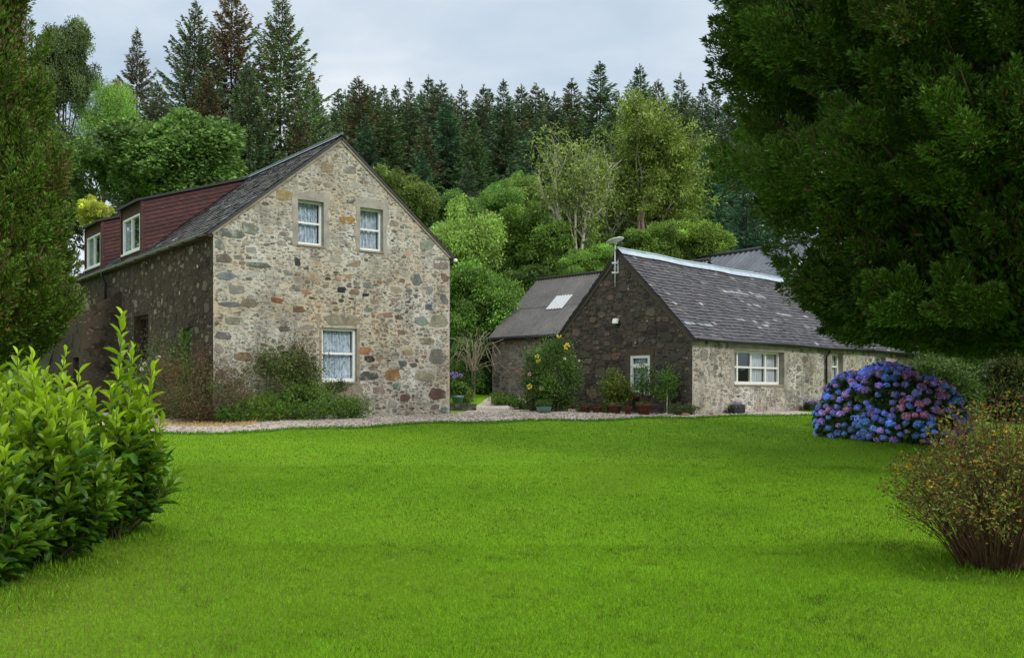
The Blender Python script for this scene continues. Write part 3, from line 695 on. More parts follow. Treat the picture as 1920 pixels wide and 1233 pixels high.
def dormer(y0, y1, label, nameless=False):
    """shed dormer rising from the left slope: boarded cheeks, window in its face"""
    fx = .12; zt = EH+.03+1.70; zr = EH+RH-.06; xr = W/2-.14; sl = (zr-zt)/(xr-fx)
    rz0 = EH+.03+math.tan(pitch)*fx
    d = MB(); nb_ = 13
    for yc, sgn in ((y0, -1), (y1, 1)):
        for k in range(nb_):                                       # lapped boards following the dormer roof
            t0, t1 = k/nb_, (k+1)/nb_; H = zt-rz0
            zb0 = zt-H*t1; zb1 = zt-H*t0-.006
            # board as a strip parallel to the top edge, ended where it meets the roof
            def xend(z): return max(fx+.01, fx + (z-rz0)/(math.tan(pitch)-sl) )
            x1a, x1b = xend(zb0), xend(zb1)
            p = [(fx, yc+sgn*.03, zb0), (x1a, yc+sgn*.03, zb0+sl*(x1a-fx)), (x1b, yc+sgn*.008, zb1+sl*(x1b-fx)), (fx, yc+sgn*.008, zb1)]
            q = rnd.uniform(.75, 1.2)
            d.add(p, [(0, 1, 2, 3)], (q, q*rnd.uniform(.9, 1.05), q))
            d.add([p[0], p[1], (p[1][0], yc, p[1][2]), (p[0][0], yc, p[0][2])], [(0, 1, 2, 3)], (.5, .5, .5))
    # face boarding round the window
    F = Fr(A, ca, (fx, 0, 0), (0, -1, 0), (-1, 0, 0))
    wr = (-y1+.2, -y0-.14, rz0+.16, zt-.36)
    wall_face(d, F, [(-y1, rz0-.1), (-y0, rz0-.1), (-y0, zt), (-y1, zt)], [wr], 0, .1)
    o = d.obj('dormer', M['boards'], house); o['label'] = label
    r = MB()
    for h, ov in ((0, .0),):
        p = [(fx-.18, y0-.1, zt-.18*sl+.01), (fx-.18, y1+.1, zt-.18*sl+.01), (xr+.1, y1+.1, zr+.01+.1*sl), (xr+.1, y0-.1, zr+.01+.1*sl)]
        vs_ = p + [(x, y, z+.07) for x, y, z in p]
        r.add(vs_, [(0,3,2,1), (4,5,6,7), (0,1,5,4), (1,2,6,5), (2,3,7,6), (3,0,4,7)])
    r.obj('dormer_roof', M['black_metal'], o)
    for ya_, yb_ in ((y0-.05, y0+.06), (y1-.06, y1+.05)): c = MB(); c.box((fx-.035, ya_, rz0-.08), (fx+.07, yb_, zt-.02)); c.obj('corner_board', M['boards'], o)
    wn = window(F, wr, o, .06, 1, 1, .05, .03, curtain=[(0, .22)], mullions=(.52,), sill=False, back=False)
    for ch in list(wn.children): ch.parent = o
    s = MB(); s.box((wr[0]-.06, wr[2]-.06, -.05), (wr[1]+.06, wr[2]-.002, .07), T=F.P); s.obj('sill', M['painted'], o)
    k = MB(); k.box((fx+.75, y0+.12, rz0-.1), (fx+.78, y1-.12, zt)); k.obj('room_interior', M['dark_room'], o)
dormer(6.3, 8.4, 'red boarded dormer nearest the gable with white casement window')
dormer(10.75, 12.85, 'red boarded dormer farther along the roof')

# external stone stair against the side wall
st = MB(); pr = 1.15
y_top0, y_top1, y_bot, hl = 8.0, 9.3, 13.8, 3.35
def prof(y): return hl+.75 if y < y_top1 else max(.55, hl+.75-(y-y_top1)*(hl/(y_bot-y_top1)))
# outer wall with a doorway cut in its near end
oy = [y_top0, y_top1, y_bot, y_bot]; 
FO = Fr(A, ca, (-pr, 0, 0), (0, -1, 0), (-1, 0, 0))
arch = (-9.35, -8.55, -.8+.001, 1.95)
wall_face(st, FO, [(-y_bot, -.8), (-y_top0, -.8), (-y_top0, 1.9), (-y_top0-.0, prof(y_top0)-.9), (-y_top1, prof(y_top1)), (-y_bot, .55)], [(-9.2, -8.45, -.7, 1.8)], 0, .3)
st.add([(0, y_top0, -.8), (-pr, y_top0, -.8), (-pr, y_top0, prof(y_top0)-.9), (0, y_top0, prof(y_top0)-.2)], [(0, 1, 2, 3)])
nst = 17
for k in range(nst):
    ya = y_top1+(y_bot-y_top1)*k/nst; yb = y_top1+(y_bot-y_top1)*(k+1)/nst; zt_ = hl*(1-(k+1)/nst)
    st.box((-pr+.2, ya, -.8), (-.002, yb-.002, zt_+.02))
st.box((-pr+.2, y_top0+.1, hl-.2), (-.002, y_top1, hl))
ss = st.obj('outside_stair', M['mort_side'], house)
cp = MB(); w0, w1 = -pr-.04, -pr+.22
pp = [(y_top0-.03, prof(y_top0)-.9), (y_top1, prof(y_top1)), (y_bot+.05, .55)]
for (ya, za), (yb, zb) in zip(pp[:-1], pp[1:]):
    cp.add([(w0, ya, za), (w1, ya, za), (w1, yb, zb), (w0, yb, zb), (w0, ya, za+.09), (w1, ya, za+.09), (w1, yb, zb+.09), (w0, yb, zb+.09)],
           [(0,3,2,1), (4,5,6,7), (0,1,5,4), (1,2,6,5), (2,3,7,6), (3,0,4,7)], L(104, 90, 78))
cp.obj('coping', M['render_dark'], ss)
sd = MB(); sd.box((-9.2, -.7, -.3), (-8.45, 1.8, -.26), T=FO.P); sd.obj('door', M['black_door'], ss)

# ================================================================== COTTAGE
cc = math.atan2(.699, .715); K = (5.26, 28.0, GZ)
cot = empty('stone_cottage', K, 'low stone cottage with dark gable end and sagging slate roof', 'cottage', cc)
CL, CW, CE = 18.0, 5.5, 2.36; CR = 2.74
KF = Fr(K, cc, (0, 0, 0), (1, 0, 0), (0, -1, 0))
KG = Fr(K, cc, (0, 0, 0), (0, -1, 0), (-1, 0, 0))
fw_ = [rect(KF, 1377, 1470, 655, 720, 1377), rect(KF, 1560, 1580, 662, 712, 1560), rect(KF, 1641, 1660, 668, 712, 1641)]
kw = [rect(KG, 1182, 1219, 665, 738, 1219)]
mb = MB(); wall_face(mb, KF, [(0, -.8), (CL, -.8), (CL, CE), (0, CE)], fw_, 0, .28, 2)
mb.add([(CL, 0, -.8), (CL, CW, -.8), (CL, CW, CE), (CL, CW/2, CE+CR), (CL, 0, CE)], [(0,1,2,3,4)])
mb.add([(0, CW, -.8), (CL, CW, -.8), (CL, CW, CE), (0, CW, CE)], [(3,2,1,0)])
pal_f = [L(134,122,102), L(118,108,94), L(146,132,108), L(104,100,90), L(128,118,106), L(150,142,124), L(112,92,78), L(96,92,86)]
stones(mb, KF, [(.03, -.15), (CL-.05, -.15), (CL-.05, CE-.02), (.03, CE-.02)], [(a0-.15, a1+.15, b0-.1, b1+.3) for a0, a1, b0, b1 in fw_], pal_f,
       [(120, .32, .5, .5, .8), (1200, .2, .34, .4, .75), (4500, .1, .2, .35, .8), (5000, .05, .1, .4, .9)], 1, 21, (), .012, lambda a, b, c, R: (lambda f: tuple((1-f)*x+f*y for x, y in zip(c, L(186, 182, 168))))(R.uniform(.0, .5)), .93)
mb.obj('front_wall', [M['mort_front'], M['stone_pale'], M['render_pale']], cot)
mb = MB(); wall_face(mb, KG, [(-CW, -.8), (0, -.8), (0, CE), (-CW/2, CE+CR), (-CW, CE)], kw, 0, .12, 2)
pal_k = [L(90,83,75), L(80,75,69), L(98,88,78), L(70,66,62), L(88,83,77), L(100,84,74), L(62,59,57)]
kf = [(KG.pix(1265, 742)[0], KG.pix(1265, 742)[1], .5, .42, L(52,48,47)), (KG.pix(1243, 690)[0], KG.pix(1243, 690)[1], .42, .32, L(58,54,52)), (KG.pix(1155, 668)[0], KG.pix(1155, 668)[1], .42, .3, L(108,84,72)),
      (KG.pix(1112, 600)[0], KG.pix(1112, 600)[1], .34, .22, L(112,88,78))]
stones(mb, KG, [(-CW+.03, -.15), (-.03, -.15), (-.03, CE), (-CW/2, CE+CR-.15), (-CW+.03, CE)], [(a0-.14, a1+.14, b0-.1, b1+.22) for a0, a1, b0, b1 in kw], pal_k,
       [(90, .34, .5, .5, .8), (900, .2, .36, .45, .8), (2500, .1, .2, .45, .8), (1500, .06, .1, .5, .9)], 1, 22, kf, .02, None, .9)
stones(mb, KG, [(-CW+.1, .3), (-.1, .3), (-.1, CE), (-CW/2, CE+CR-.3), (-CW+.1, CE)], kw, [L(150, 142, 124), L(128, 104, 90)], [(30, .03, .09, .8, 1.3)], 1, 23, (), .026)
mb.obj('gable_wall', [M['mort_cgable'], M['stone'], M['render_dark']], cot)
def trimq(fr, v, d=.014): sr.add([fr.P(p, q, d) for p, q in v] + [fr.P(p, q, -.01) for p, q in v], [(0,1,2,3), (0,4,5,1), (1,5,6,2), (2,6,7,3), (3,7,4,0)])
for n_, r_ in enumerate(fw_): ragged(KF, r_, .2 if n_ == 0 else .12, .2 if n_ == 0 else .13, .2, .10, .010, 30+n_).obj('window_surround', M['render_pale'], cot)
sr = MB()
for (a0, a1, b0, b1) in kw:
    trimq(KG, [(a0-.12, b0-.04), (a0-.001, b0-.04), (a0-.001, b1), (a0-.11, b1)]); trimq(KG, [(a1+.001, b0-.04), (a1+.1, b0-.04), (a1+.12, b1), (a1+.001, b1)])
    trimq(KG, [(a0-.16, b1+.001), (a1+.15, b1+.001), (a1+.17, b1+.17), (a0-.14, b1+.2)], .018)
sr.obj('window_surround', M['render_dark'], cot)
window(KF, fw_[0], cot, .26, 1, 2, .07, .04, curtain=[(.46, .70), (.76, 1)], mullions=(.14, .42, .73), label='wide three light front window with white bars')
# mullion positions of the wide window, thin bar between
window(KF, fw_[1], cot, .24, 1, 2, .07, .04, curtain='plain', label='narrow front window just right of the downpipe')
window(KF, fw_[2], cot, .24, 1, 2, .07, .04, curtain='plain', label='narrow front window above the hydrangea')
window(KG, kw[0], cot, .07, 1, 1, .09, .09, curtain='lace', rowsplit=[.76], label='white gable window with top light and lace curtain')
pk = math.atan2(CR, CW/2); SK = math.hypot(CR, CW/2); VK = Vector((0, math.cos(pk), math.sin(pk))); NK = Vector((0, -math.sin(pk), math.cos(pk)))
VB = Vector((0, -math.cos(pk), math.sin(pk))); NB_ = Vector((0, math.sin(pk), math.cos(pk)))
def sag(u, v): return -.13*math.sin(math.pi*min(1, max(0, u/CL)))*(.25+.75*v/SK) + .012*math.sin(u*2.1+v)
patches = [(random.Random(40+k).uniform(0, 14), random.Random(80+k).uniform(.4, SK-.3), random.Random(120+k).uniform(.3, .9)) for k in range(10)]
def slate_k(u, v, R):
    q = math.exp(R.gauss(0, .22)); c = R.choice((L(54,52,58), L(63,59,64), L(46,45,50), L(70,63,64), L(57,55,62)))
    for a_, b_, r in patches:
        if abs(u-a_) < r*1.3 and abs(v-b_) < .10 and R.random() < .55: c = L(126, 127, 130); q = R.uniform(.65, 1.2)
    if R.random() < .02: c = L(118, 118, 116)
    return tuple(x*q for x in c)
rf = MB(); Ok = Vector((-.06, 0, CE+.03))-VK*.2; Ob = Vector((-.06, CW, CE+.03))-VB*.2
slates(rf, Ok, (1, 0, 0), VK, NK, CL+.12, SK+.2, .155, .24, 31, slate_k, sag)
slates(rf, Ob, (1, 0, 0), VB, NB_, CL+.12, SK+.2, .2, .26, 32, slate_k, sag)
for O_, V_, N_ in ((Ok, VK, NK), (Ob, VB, NB_)):
    nseg = 24
    for k in range(nseg):
        u0, u1 = (CL+.12)*k/nseg, (CL+.12)*(k+1)/nseg
        def P_(u, v, h):
            p = O_+Vector((u, 0, 0))+V_*v+N_*h; p.z += sag(u, v); return tuple(p)
        vs_ = [P_(u0, 0, 0), P_(u1, 0, 0), P_(u1, SK+.2, 0), P_(u0, SK+.2, 0), P_(u0, 0, -.055), P_(u1, 0, -.055), P_(u1, SK+.2, -.055), P_(u0, SK+.2, -.055)]
        rf.add(vs_, [(0,1,2,3), (4,7,6,5), (0,4,5,1)]+([(0,3,7,4)] if k == 0 else []), (.028, .028, .03))
kroof = rf.obj('roof', M['slate'], cot)
rg = MB(); nseg = 30; zr_ = CE+.03+CR+.035
for sgn in (-1, 1):
    vs_ = []
    for k in range(nseg+1):
        u = -.08+(CL+.12)*k/nseg; z = zr_+sag(u, SK)+.004*math.sin(k*2.3); vs_ += [(u, CW/2, z+.045), (u, CW/2+sgn*.2, z+.045-.2)]
    rg.add(vs_, [(2*k, 2*k+2, 2*k+3, 2*k+1) for k in range(nseg)], sm=True)
rg.tube([(-.09+(CL+.12)*k/nseg, CW/2, zr_+.045+sag((CL+.12)*k/nseg, SK)) for k in range(nseg+1)], .035, 8)
rg.obj('ridge_flashing', M['lead'], kroof)
fl = MB(); fl.add([(-.012, CW/2-.17, CE+CR-.27), (-.012, CW/2+.2, CE+CR-.22), (-.012, CW/2+.08, CE+CR-.03), (-.012, CW/2-.06, CE+CR-.03)], [(0,1,2,3)])
fl.add([(-.012, CW/2+.02, CE+CR-.6), (-.012, CW/2+.22, CE+CR-.55), (-.012, CW/2+.14, CE+CR-.27), (-.012, CW/2+.0, CE+CR-.27)], [(0,1,2,3)])
fl.obj('apex_flashing', M['lead'], cot)
sk = MB()
for O_, V_, N_ in ((Vector((0, 0, CE)), VK, NK), (Vector((0, CW, CE)), VB, NB_)):
    p = [O_-V_*.12, O_+V_*(SK-.02)]; q = Vector((-.03, 0, 0))
    vs_ = [p[0]+q-N_*.15, p[1]+q-N_*.15, p[1]+q-N_*.03, p[0]+q-N_*.03]; vs2 = [Vector((.02, v.y, v.z)) for v in vs_]
    sk.add([tuple(v) for v in vs_+vs2], [(0,1,2,3), (0,4,5,1), (3,2,6,7)])
sk.obj('skew_fillet', M['render_dark'], cot)
gt = MB(); xs_ = [0, 2, 4, 6, 8.2]
gt.tube([(x, -.2, CE-.12-.02*math.sin(x)) for x in (-.02, 2.5, 5, 8, 11, 14, CL)], .045, 8)
ppx = KF.pix(1546, 700)[0]; gt.tube([(ppx, -.2, CE-.14), (ppx, -.2, CE-.25), (ppx, -.07, CE-.4), (ppx, -.07, 0.05)], .04, 8)
gt.obj('gutter', M['black_metal'], cot)

# floodlight on the cottage gable
a_, b_ = KG.pix(1158, 603); p = KG.W @ Vector(KG.P(a_, b_, 0))
fl = empty('floodlight', p, 'small white floodlight fixed high on the dark cottage gable', 'light', cc)
mb = MB(); mb.box((-.1, -.02, -.12), (-.001, .02, -.06)); mb.obj('bracket', M['black_metal'], fl)
mb = MB(); mb.add([(-.10, -.09, -.07), (-.10, .09, -.07), (-.04, .09, .09), (-.04, -.09, .09), (-.17, -.09, -.05), (-.17, .09, -.05), (-.12, .09, .10), (-.12, -.09, .10)], [(0,1,2,3), (4,7,6,5), (0,4,5,1), (1,5,6,2), (2,6,7,3), (3,7,4,0)]); mb.obj('lamp_body', M['painted'], fl)

# satellite terminal on its mast
a_, b_ = KG.pix(1156, 538); p = KG.W @ Vector(KG.P(a_, b_, .07))
dz = (538-458)/F_PX*29.9
ds = empty('satellite_dish', p, 'flat white satellite dish tilted on a thin pole at the cottage apex', 'dish')
mb = MB(); mb.tube([(0, 0, 0), (0, 0, dz)], .022, 10); mb.obj('pole', M['galv'], ds)
mb = MB()
for z in (.42, .72): mb.box((-.1, -.03, z), (.1, .1, z+.05))
mb.box((.07, -.02, .42), (.11, .02, .78)); mb.obj('wall_bracket', M['galv'], ds)
mb = MB(); prof_ = [(.0, .035), (.2, .035), (.27, .03), (.29, .015), (.27, 0), (.18, -.01), (.06, -.05), (.03, -.12), (.0, -.12)]; mb.lathe(prof_, 28)
d = mb.obj('dish', M['painted'], ds); d.location = (0, 0, dz+.11); d.rotation_euler = (math.radians(-7), math.radians(-13), 0)

# small lamp at the corner of the tall house
lp = house.matrix_basis @ Vector((0, 0, 0)); Mh = Matrix.Translation(A) @ Matrix.Rotation(ca, 4, 'Z')
p = Mh @ Vector((W+.17, -.06, EH-.17))
lm = empty('outdoor_lamp', p, 'small white lamp on a bracket at the right eaves of the tall house', 'light')
mb = MB(); mb.tube([(-.15, .05, .03), (0, 0, .03)], .015, 6); mb.obj('bracket', M['black_metal'], lm)
mb = MB(); mb.lathe([(.0, -.07), (.05, -.055), (.065, -.01), (.05, .03), (.0, .045)], 14); mb.obj('lamp_shade', M['painted'], lm)

# ================================================================== SHED beside the cottage
dsh = 2.6; ul = 11.3
sh_o = (KG.W @ Vector((dsh, ul, 0))); SO = (sh_o.x, sh_o.y, GZ)
shed = empty('stone_shed', SO, 'grey stone outbuilding with a corrugated roof behind the cottage gable', 'outbuilding', cc)
SW = 5.5; SLn = 8.3; SE = 2.9; SR = 2.45                      # local: x depth (away), y from 0 (left end) to -SLn (towards cottage)
FSH = Fr(SO, cc, (0, 0, 0), (0, -1, 0), (-1, 0, 0))
mb = MB(); wall_face(mb, FSH, [(0, -.5), (SLn, -.5), (SLn, SE), (0, SE)], [])
mb.add([(0, 0, -.5), (SW, 0, -.5), (SW, 0, SE), (SW/2, 0, SE+SR), (0, 0, SE)], [(0,1,2,3,4)])
mb.add([(SW, 0, -.5), (SW, -SLn, -.5), (SW, -SLn, SE), (SW, 0, SE)], [(0,1,2,3)])
stones(mb, FSH, [(.03, .1), (SLn-.05, .1), (SLn-.05, SE-.02), (.03, SE-.02)], [], [L(122,112,104), L(106,98,92), L(134,118,106), L(92,88,84), L(140,106,88), L(114,112,106)],
       [(60, .3, .45, .5, .8), (700, .18, .3, .5, .8), (1500, .09, .18, .5, .85)], 1, 41, (), .018, None, .9)
mb.obj('wall', [M['mort_shed'], M['stone']], shed)
ps = math.atan2(SR, SW/2); SS = math.hypot(SR, SW/2)
Vs = Vector((math.cos(ps), 0, math.sin(ps))); Ns = Vector((-math.sin(ps), 0, math.cos(ps))); Os = Vector((0, .12, SE))-Vs*.18
mb = MB(); corrugated(mb, Os, (0, -1, 0), Vs, Ns, SLn+.1, SS+.18, .146, .04, 2, 3)
Vs2 = Vector((-math.cos(ps), 0, math.sin(ps))); Ns2 = Vector((math.sin(ps), 0, math.cos(ps)))
corrugated(mb, Vector((SW, .12, SE))-Vs2*.18, (0, -1, 0), Vs2, Ns2, SLn+.1, SS+.18, .146, .04, 2, 5)
sroof = mb.obj('roof', M['corr'], shed)
mb = MB(); mb.tube([(SW/2, .16, SE+SR+.03), (SW/2, -SLn, SE+SR+.03)], .07, 8, L(120,118,114)); mb.obj('ridge_cap', M['corr'], sroof)
u0 = .146*14
mb = MB(); corrugated(mb, Os+Vector((0, -u0, 0))+Vs*1.65+Ns*.03, (0, -1, 0), Vs, Ns, .876, .85, .146, .04, 1, 3); mb.obj('rooflight', M['skylight'], sroof)
mb = MB(); mb.box((-.14, -SLn, SE-.2), (-.02, .1, SE-.05)); mb.tube([(-.17, .1, SE-.14), (-.17, -SLn, SE-.14)], .05, 8); mb.obj('gutter', M['black_metal'], shed)

# ================================================================== BARN behind the cottage
bx, by = at(1545, 40.2); cb = math.atan2(.8, -.6)-math.pi/2
BO = (bx, by, GZ); barn = empty('corrugated_barn', BO, 'large grey corrugated barn roof rising behind the cottage ridge', 'barn', cb)
# local y runs along the ridge to the back left; x is away to the right-back
BR, BE, BW, BL = 7.05, 3.4, 5.2, 9.5
pb = math.atan2(BR-BE, BW); sb_ = math.hypot(BR-BE, BW)
Vb = Vector((math.cos(pb), 0, math.sin(pb))); Nb = Vector((-math.sin(pb), 0, math.cos(pb)))
mb = MB(); corrugated(mb, Vector((-BW, 0, BE)), (0, 1, 0), Vb, Nb, BL, sb_, .3, .06, 3, 9)
corrugated(mb, Vector((BW, 0, BE)), (0, 1, 0), Vector((-math.cos(pb), 0, math.sin(pb))), Vector((math.sin(pb), 0, math.cos(pb))), BL, sb_, .3, .06, 3, 10)
br = mb.obj('roof', M['corr_blue'], barn)
mb = MB(); mb.tube([(0, -.05, BR+.05), (0, BL, BR+.05)], .09, 8, L(150,150,150)); mb.obj('ridge_cap', M['corr_blue'], br)
mb = MB()
mb.add([(-BW+.1, .1, -.5), (BW-.1, .1, -.5), (BW-.1, .1, BE), (0, .1, BR-.08), (-BW+.1, .1, BE)], [(0,1,2,3,4)])
mb.add([(-BW+.1, .1, -.5), (-BW+.1, BL-.1, -.5), (-BW+.1, BL-.1, BE), (-BW+.1, .1, BE)], [(0,1,2,3)])
mb.add([(BW-.1, .1, -.5), (BW-.1, BL-.1, -.5), (BW-.1, BL-.1, BE), (BW-.1, .1, BE)], [(0,1,2,3)])
mb.add([(-BW+.1, BL-.1, -.5), (BW-.1, BL-.1, -.5), (BW-.1, BL-.1, BE), (0, BL-.1, BR-.08), (-BW+.1, BL-.1, BE)], [(0,1,2,3,4)])
mb.obj('wall', M['mort_shed'], barn)
mb = MB()
for s_ in (-1, 1): mb.add([(s_*(BW+.05), -.03, BE-.08), (0, -.03, BR-.02), (0, -.03, BR+.12), (s_*(BW+.05), -.03, BE+.08)], [(0,1,2,3)])
mb.obj('bargeboard', M['painted'], barn)

# overhead cable from the tall house to the outbuilding
p0 = Mh @ Vector((W+.02, .4, 2.9)); p1 = FSH.W @ Vector((-.05, .02, SE-.25))
pts = [p0.lerp(p1, t)-Vector((0, 0, .18*4*t*(1-t))) for t in np.linspace(0, 1, 16)]
mb = MB(); mb.tube([tuple(p) for p in pts], .012, 5)
tag(mb.obj('overhead_cable', M['black_metal']), 'thin sagging cable strung between the tall house and the grey outbuilding', 'cable')

# ================================================================== VEGETATION TOOLS
def spruce_mesh(seed, H=20, R=2.9, brown=.12, sparse=1.0, low=.06):
    """trunk with whorls of separate boughs, each bough a spray of needle tufts"""
    g = np.random.default_rng(seed); nb = NB(); tr = NB()
    z = np.linspace(-1, H, 14); x = .05*np.sin(z*.5+seed); V, F = tube_np(np.stack([x, x*.5, z], 1), np.interp(z, [-1, H*.5, H], [.2, .09, .012]), 6)
    tr.add(V, F, (.07, .055, .04))
    P = []; D = []; Ln = []; Wd = []; Cc = []
    zz = H*low
    while zz < H*.985:
        t = zz/H; nbr = int(round((8 if t < .9 else 5)*sparse)); off = g.uniform(0, 6.28)
        dull = math.exp(g.normal(0, .10))
        for k in range(nbr):
            az = off+2*np.pi*k/nbr+g.normal(0, .22); Lb = R*((1-t)**.85)*g.uniform(.6, 1.15)+.04
            if g.uniform() < .08: Lb *= 1.25
            el = np.interp(t, [0, .45, .8, 1], [-.30, -.08, .32, .85])+g.normal(0, .07); z0 = zz+g.normal(0, .10)
            n = max(18, int(66*Lb)); s = g.uniform(.04, 1, n)**.8
            d = np.array([np.cos(az), np.sin(az)]); lat = np.array([-d[1], d[0], 0])
            sw = (.26*Lb**.8)*(1.02-s)*g.uniform(-1, 1, n)                                      # half width of the bough
            r = s*Lb*np.cos(el); h = s*Lb*np.sin(el)-.12*Lb*np.sin(s*np.pi)+.12*Lb*s**3-np.abs(sw)*.35-g.uniform(0, .16, n)*(1-t)*1.2
            p = np.stack([d[0]*r, d[1]*r, z0+h], 1)+lat[None]*sw[:, None]
            dirv = np.array([d[0], d[1], np.tan(el)*.7])[None]*.8+lat[None]*(np.sign(sw)*g.uniform(.2, .9, n))[:, None]+np.array([0, 0, -1])[None]*g.uniform(-.25, .7, n)[:, None]
            ln = g.uniform(.14, .34, n)*(.75+.5*(1-t))
            P.append(p); D.append(dirv); Ln.append(ln); Wd.append(ln*.30)
            c = np.array([.084, .138, .066])[None]*np.exp(g.normal(0, .28, (n, 1)))*dull; tip = s > .7
            c[tip] *= np.array([1.3, 1.35, 1.15])
            br = g.uniform(size=n) < brown*(2.0 if t > .7 else .6); c[br] = np.array([.17, .095, .055])*np.exp(g.normal(0, .2, (br.sum(), 1)))
            Cc.append(c)
        zz += (.42*(1-t)+.25)*g.uniform(.85, 1.15)
    n = 40; p = np.zeros((n, 3)); p[:, 2] = H*.965+g.uniform(0, H*.04, n); P.append(p); D.append(g.normal(0, .45, (n, 3))+np.array([0, 0, 1.])); Ln.append(np.full(n, .2)); Wd.append(np.full(n, .05)); Cc.append(np.full((n, 3), .08)*np.array([1, 1.4, .9]))
    leaves(nb, np.concatenate(P), np.concatenate(D), np.concatenate(Ln), np.concatenate(Wd), np.concatenate(Cc))
    return nb.mesh('spruce_crown', M['needle']), tr.mesh('spruce_trunk', M['bark'], True)

def lobes(g, n, flat=1.0):
    out = [(np.zeros(3), .55)]
    for k in range(n):
        d = g.normal(size=3); d /= np.linalg.norm(d); r = g.uniform(.18, .46)
        c = d*(1-r)*g.uniform(.7, 1.22); out.append((c, r))
    return out

def crown_mesh(seed, nleaf=60000, ll=.054, nlobe=20, nsub=13, hair=.65, asp=.5, name='broadleaf_crown', subr=(.2, .42)):
    """unit crown: lobes > sub-clumps > leaves, so that gaps and shaded hollows stay open"""
    g = np.random.default_rng(seed); lb = lobes(g, nlobe); subs = []
    for c, r in lb:
        for _ in range(int(nsub*(r/.35)**1.4)+3):
            d = g.normal(size=3); d[2] += .25; d /= np.linalg.norm(d); rr = r*g.uniform(*subr)*1.25
            subs.append((*(c+d*(r-rr*.4)), rr))
    Sx = np.array(subs); wgt = Sx[:, 3]**2; k = g.choice(len(Sx), nleaf, p=wgt/wgt.sum())
    d = g.normal(size=(nleaf, 3)); d[:, 2] += .35; d = unit(d)
    rad = Sx[k, 3]*(1-.55*g.uniform(0, 1, nleaf)**1.6)*(1+hair*g.normal(0, .35, nleaf))
    P = Sx[k, :3]+d*rad[:, None]
    D = d*.8+g.normal(0, .55, (nleaf, 3)); D[:, 2] -= .25
    clump = np.exp(g.normal(0, .30, len(Sx)))[k]
    c = np.ones((nleaf, 3))*clump[:, None]*np.exp(g.normal(0, .22, (nleaf, 1))); c *= np.exp(g.normal(0, .06, (nleaf, 3)))
    yl = g.uniform(size=nleaf) < .10; c[yl] *= np.array([1.5, 1.25, .9])
    nb = NB(); leaves(nb, P, D, ll*g.uniform(.6, 1.35, nleaf), ll*asp, c)
    return nb.mesh(name, M['leaf'])

def limb_tree(g, base, H, spread, nb, col, r0=.16, levels=3, n0=5, up=.8):
    """recursive bare limbs; returns twig tip points"""
    tips = []
    def grow(p, d, ln, r, lev):
        n = 6; pts = [p]; dd = d.copy()
        for k in range(n):
            dd = dd+g.normal(0, .16, 3); dd[2] += .05*up; dd /= np.linalg.norm(dd); pts.append(pts[-1]+dd*ln/n)
        pts = np.array(pts); V, F = tube_np(pts, np.linspace(r, r*.45, n+1), 5 if lev < 2 else 4); nb.add(V, F, np.array(col)*math.exp(g.normal(0, .15)))
        if lev >= levels: tips.append(pts[-1]); tips.append(pts[3]); return
        for k in range(g.integers(3, 5)):
            t = g.integers(2, n+1); nd = dd+g.normal(0, spread, 3); nd[2] = abs(nd[2])*.7+up*.35; nd /= np.linalg.norm(nd)
            grow(pts[t], nd, ln*g.uniform(.5, .8), r*.5, lev+1)
    for k in range(n0):
        a = 2*np.pi*k/n0+g.uniform(-.4, .4); d = np.array([np.cos(a)*.35, np.sin(a)*.35, 1.0]); d /= np.linalg.norm(d)
        grow(np.array(base, float)+np.array([np.cos(a), np.sin(a), 0])*.15, d, H*g.uniform(.35, .5), r0, 0)
    return np.array(tips)

def place(o, x, y, z=None): o.location = (x, y, g1(x, y) if z is None else z)

# ---- spruces -------------------------------------------------------
SP = [spruce_mesh(s, 20, R_, b_, sp_) for s, R_, b_, sp_ in ((1, 4.2, .10, 1), (2, 3.9, .05, 1), (3, 4.6, .2, 1), (4, 3.8, .12, .95), (5, 4.4, .04, 1.1))]
SPb = [spruce_mesh(s, 20, R_, b_, sp_) for s, R_, b_, sp_ in ((11, 6.4, .14, 1.3), (12, 6.2, .30, 1.25), (13, 6.4, .10, 1.3), (14, 4.6, .22, 1.0))]
def spruce(px, py, Yd, protos, k, label, group, col=(1, 1, 1), wide=1.0, cat='spruce tree'):
    x, y = at(px, Yd); zb = g1(x, y); top = at(px, Yd, py)[2]; s = (top-zb)/20
    t = empty('spruce_tree', (x, y, zb), label, 'spruce tree', rnd.uniform(0, 6.28), group); t.scale = (s*wide, s*wide, s)
    cm, tm = protos[k % len(protos)]
    c_ = link('crown', cm, t); c_.color = (*col, 1); link('trunk', tm, t); t.rotation_euler = (rnd.gauss(0, .012), rnd.gauss(0, .012), t.rotation_euler.z)
    return t
ordn = ['first', 'second', 'third', 'fourth', 'fifth', 'sixth', 'seventh', 'eighth', 'ninth', 'tenth', 'eleventh', 'twelfth', 'thirteenth', 'fourteenth', 'fifteenth', 'sixteenth', 'seventeenth', 'eighteenth', 'nineteenth', 'twentieth', 'twenty first', 'twenty second', 'twenty third', 'twenty fourth', 'twenty fifth']
GL = 'tall spruces rising behind the roof of the tall house'
for k, (px, py, Yd, kk, lab, cc_) in enumerate(((257, 60, 56, 3, 'thin sparse spruce at the left of the tall spruces behind the house roof', (1.1, 1.1, 1.3)),
        (350, 4, 54, 0, 'broad spruce with sweeping branches, second of the tall spruces behind the house roof', (1, 1, 1)),
        (434, -22, 56, 1, 'rusty brown topped spruce between two greener ones behind the house roof', (1.15, 1, .9)),
        (521, -12, 54, 2, 'yellow green topped spruce, rightmost of the tall spruces behind the house roof', (1.25, 1.2, .9)))):
    spruce(px, py, Yd, SPb, kk, lab, GL, cc_, 1.0)
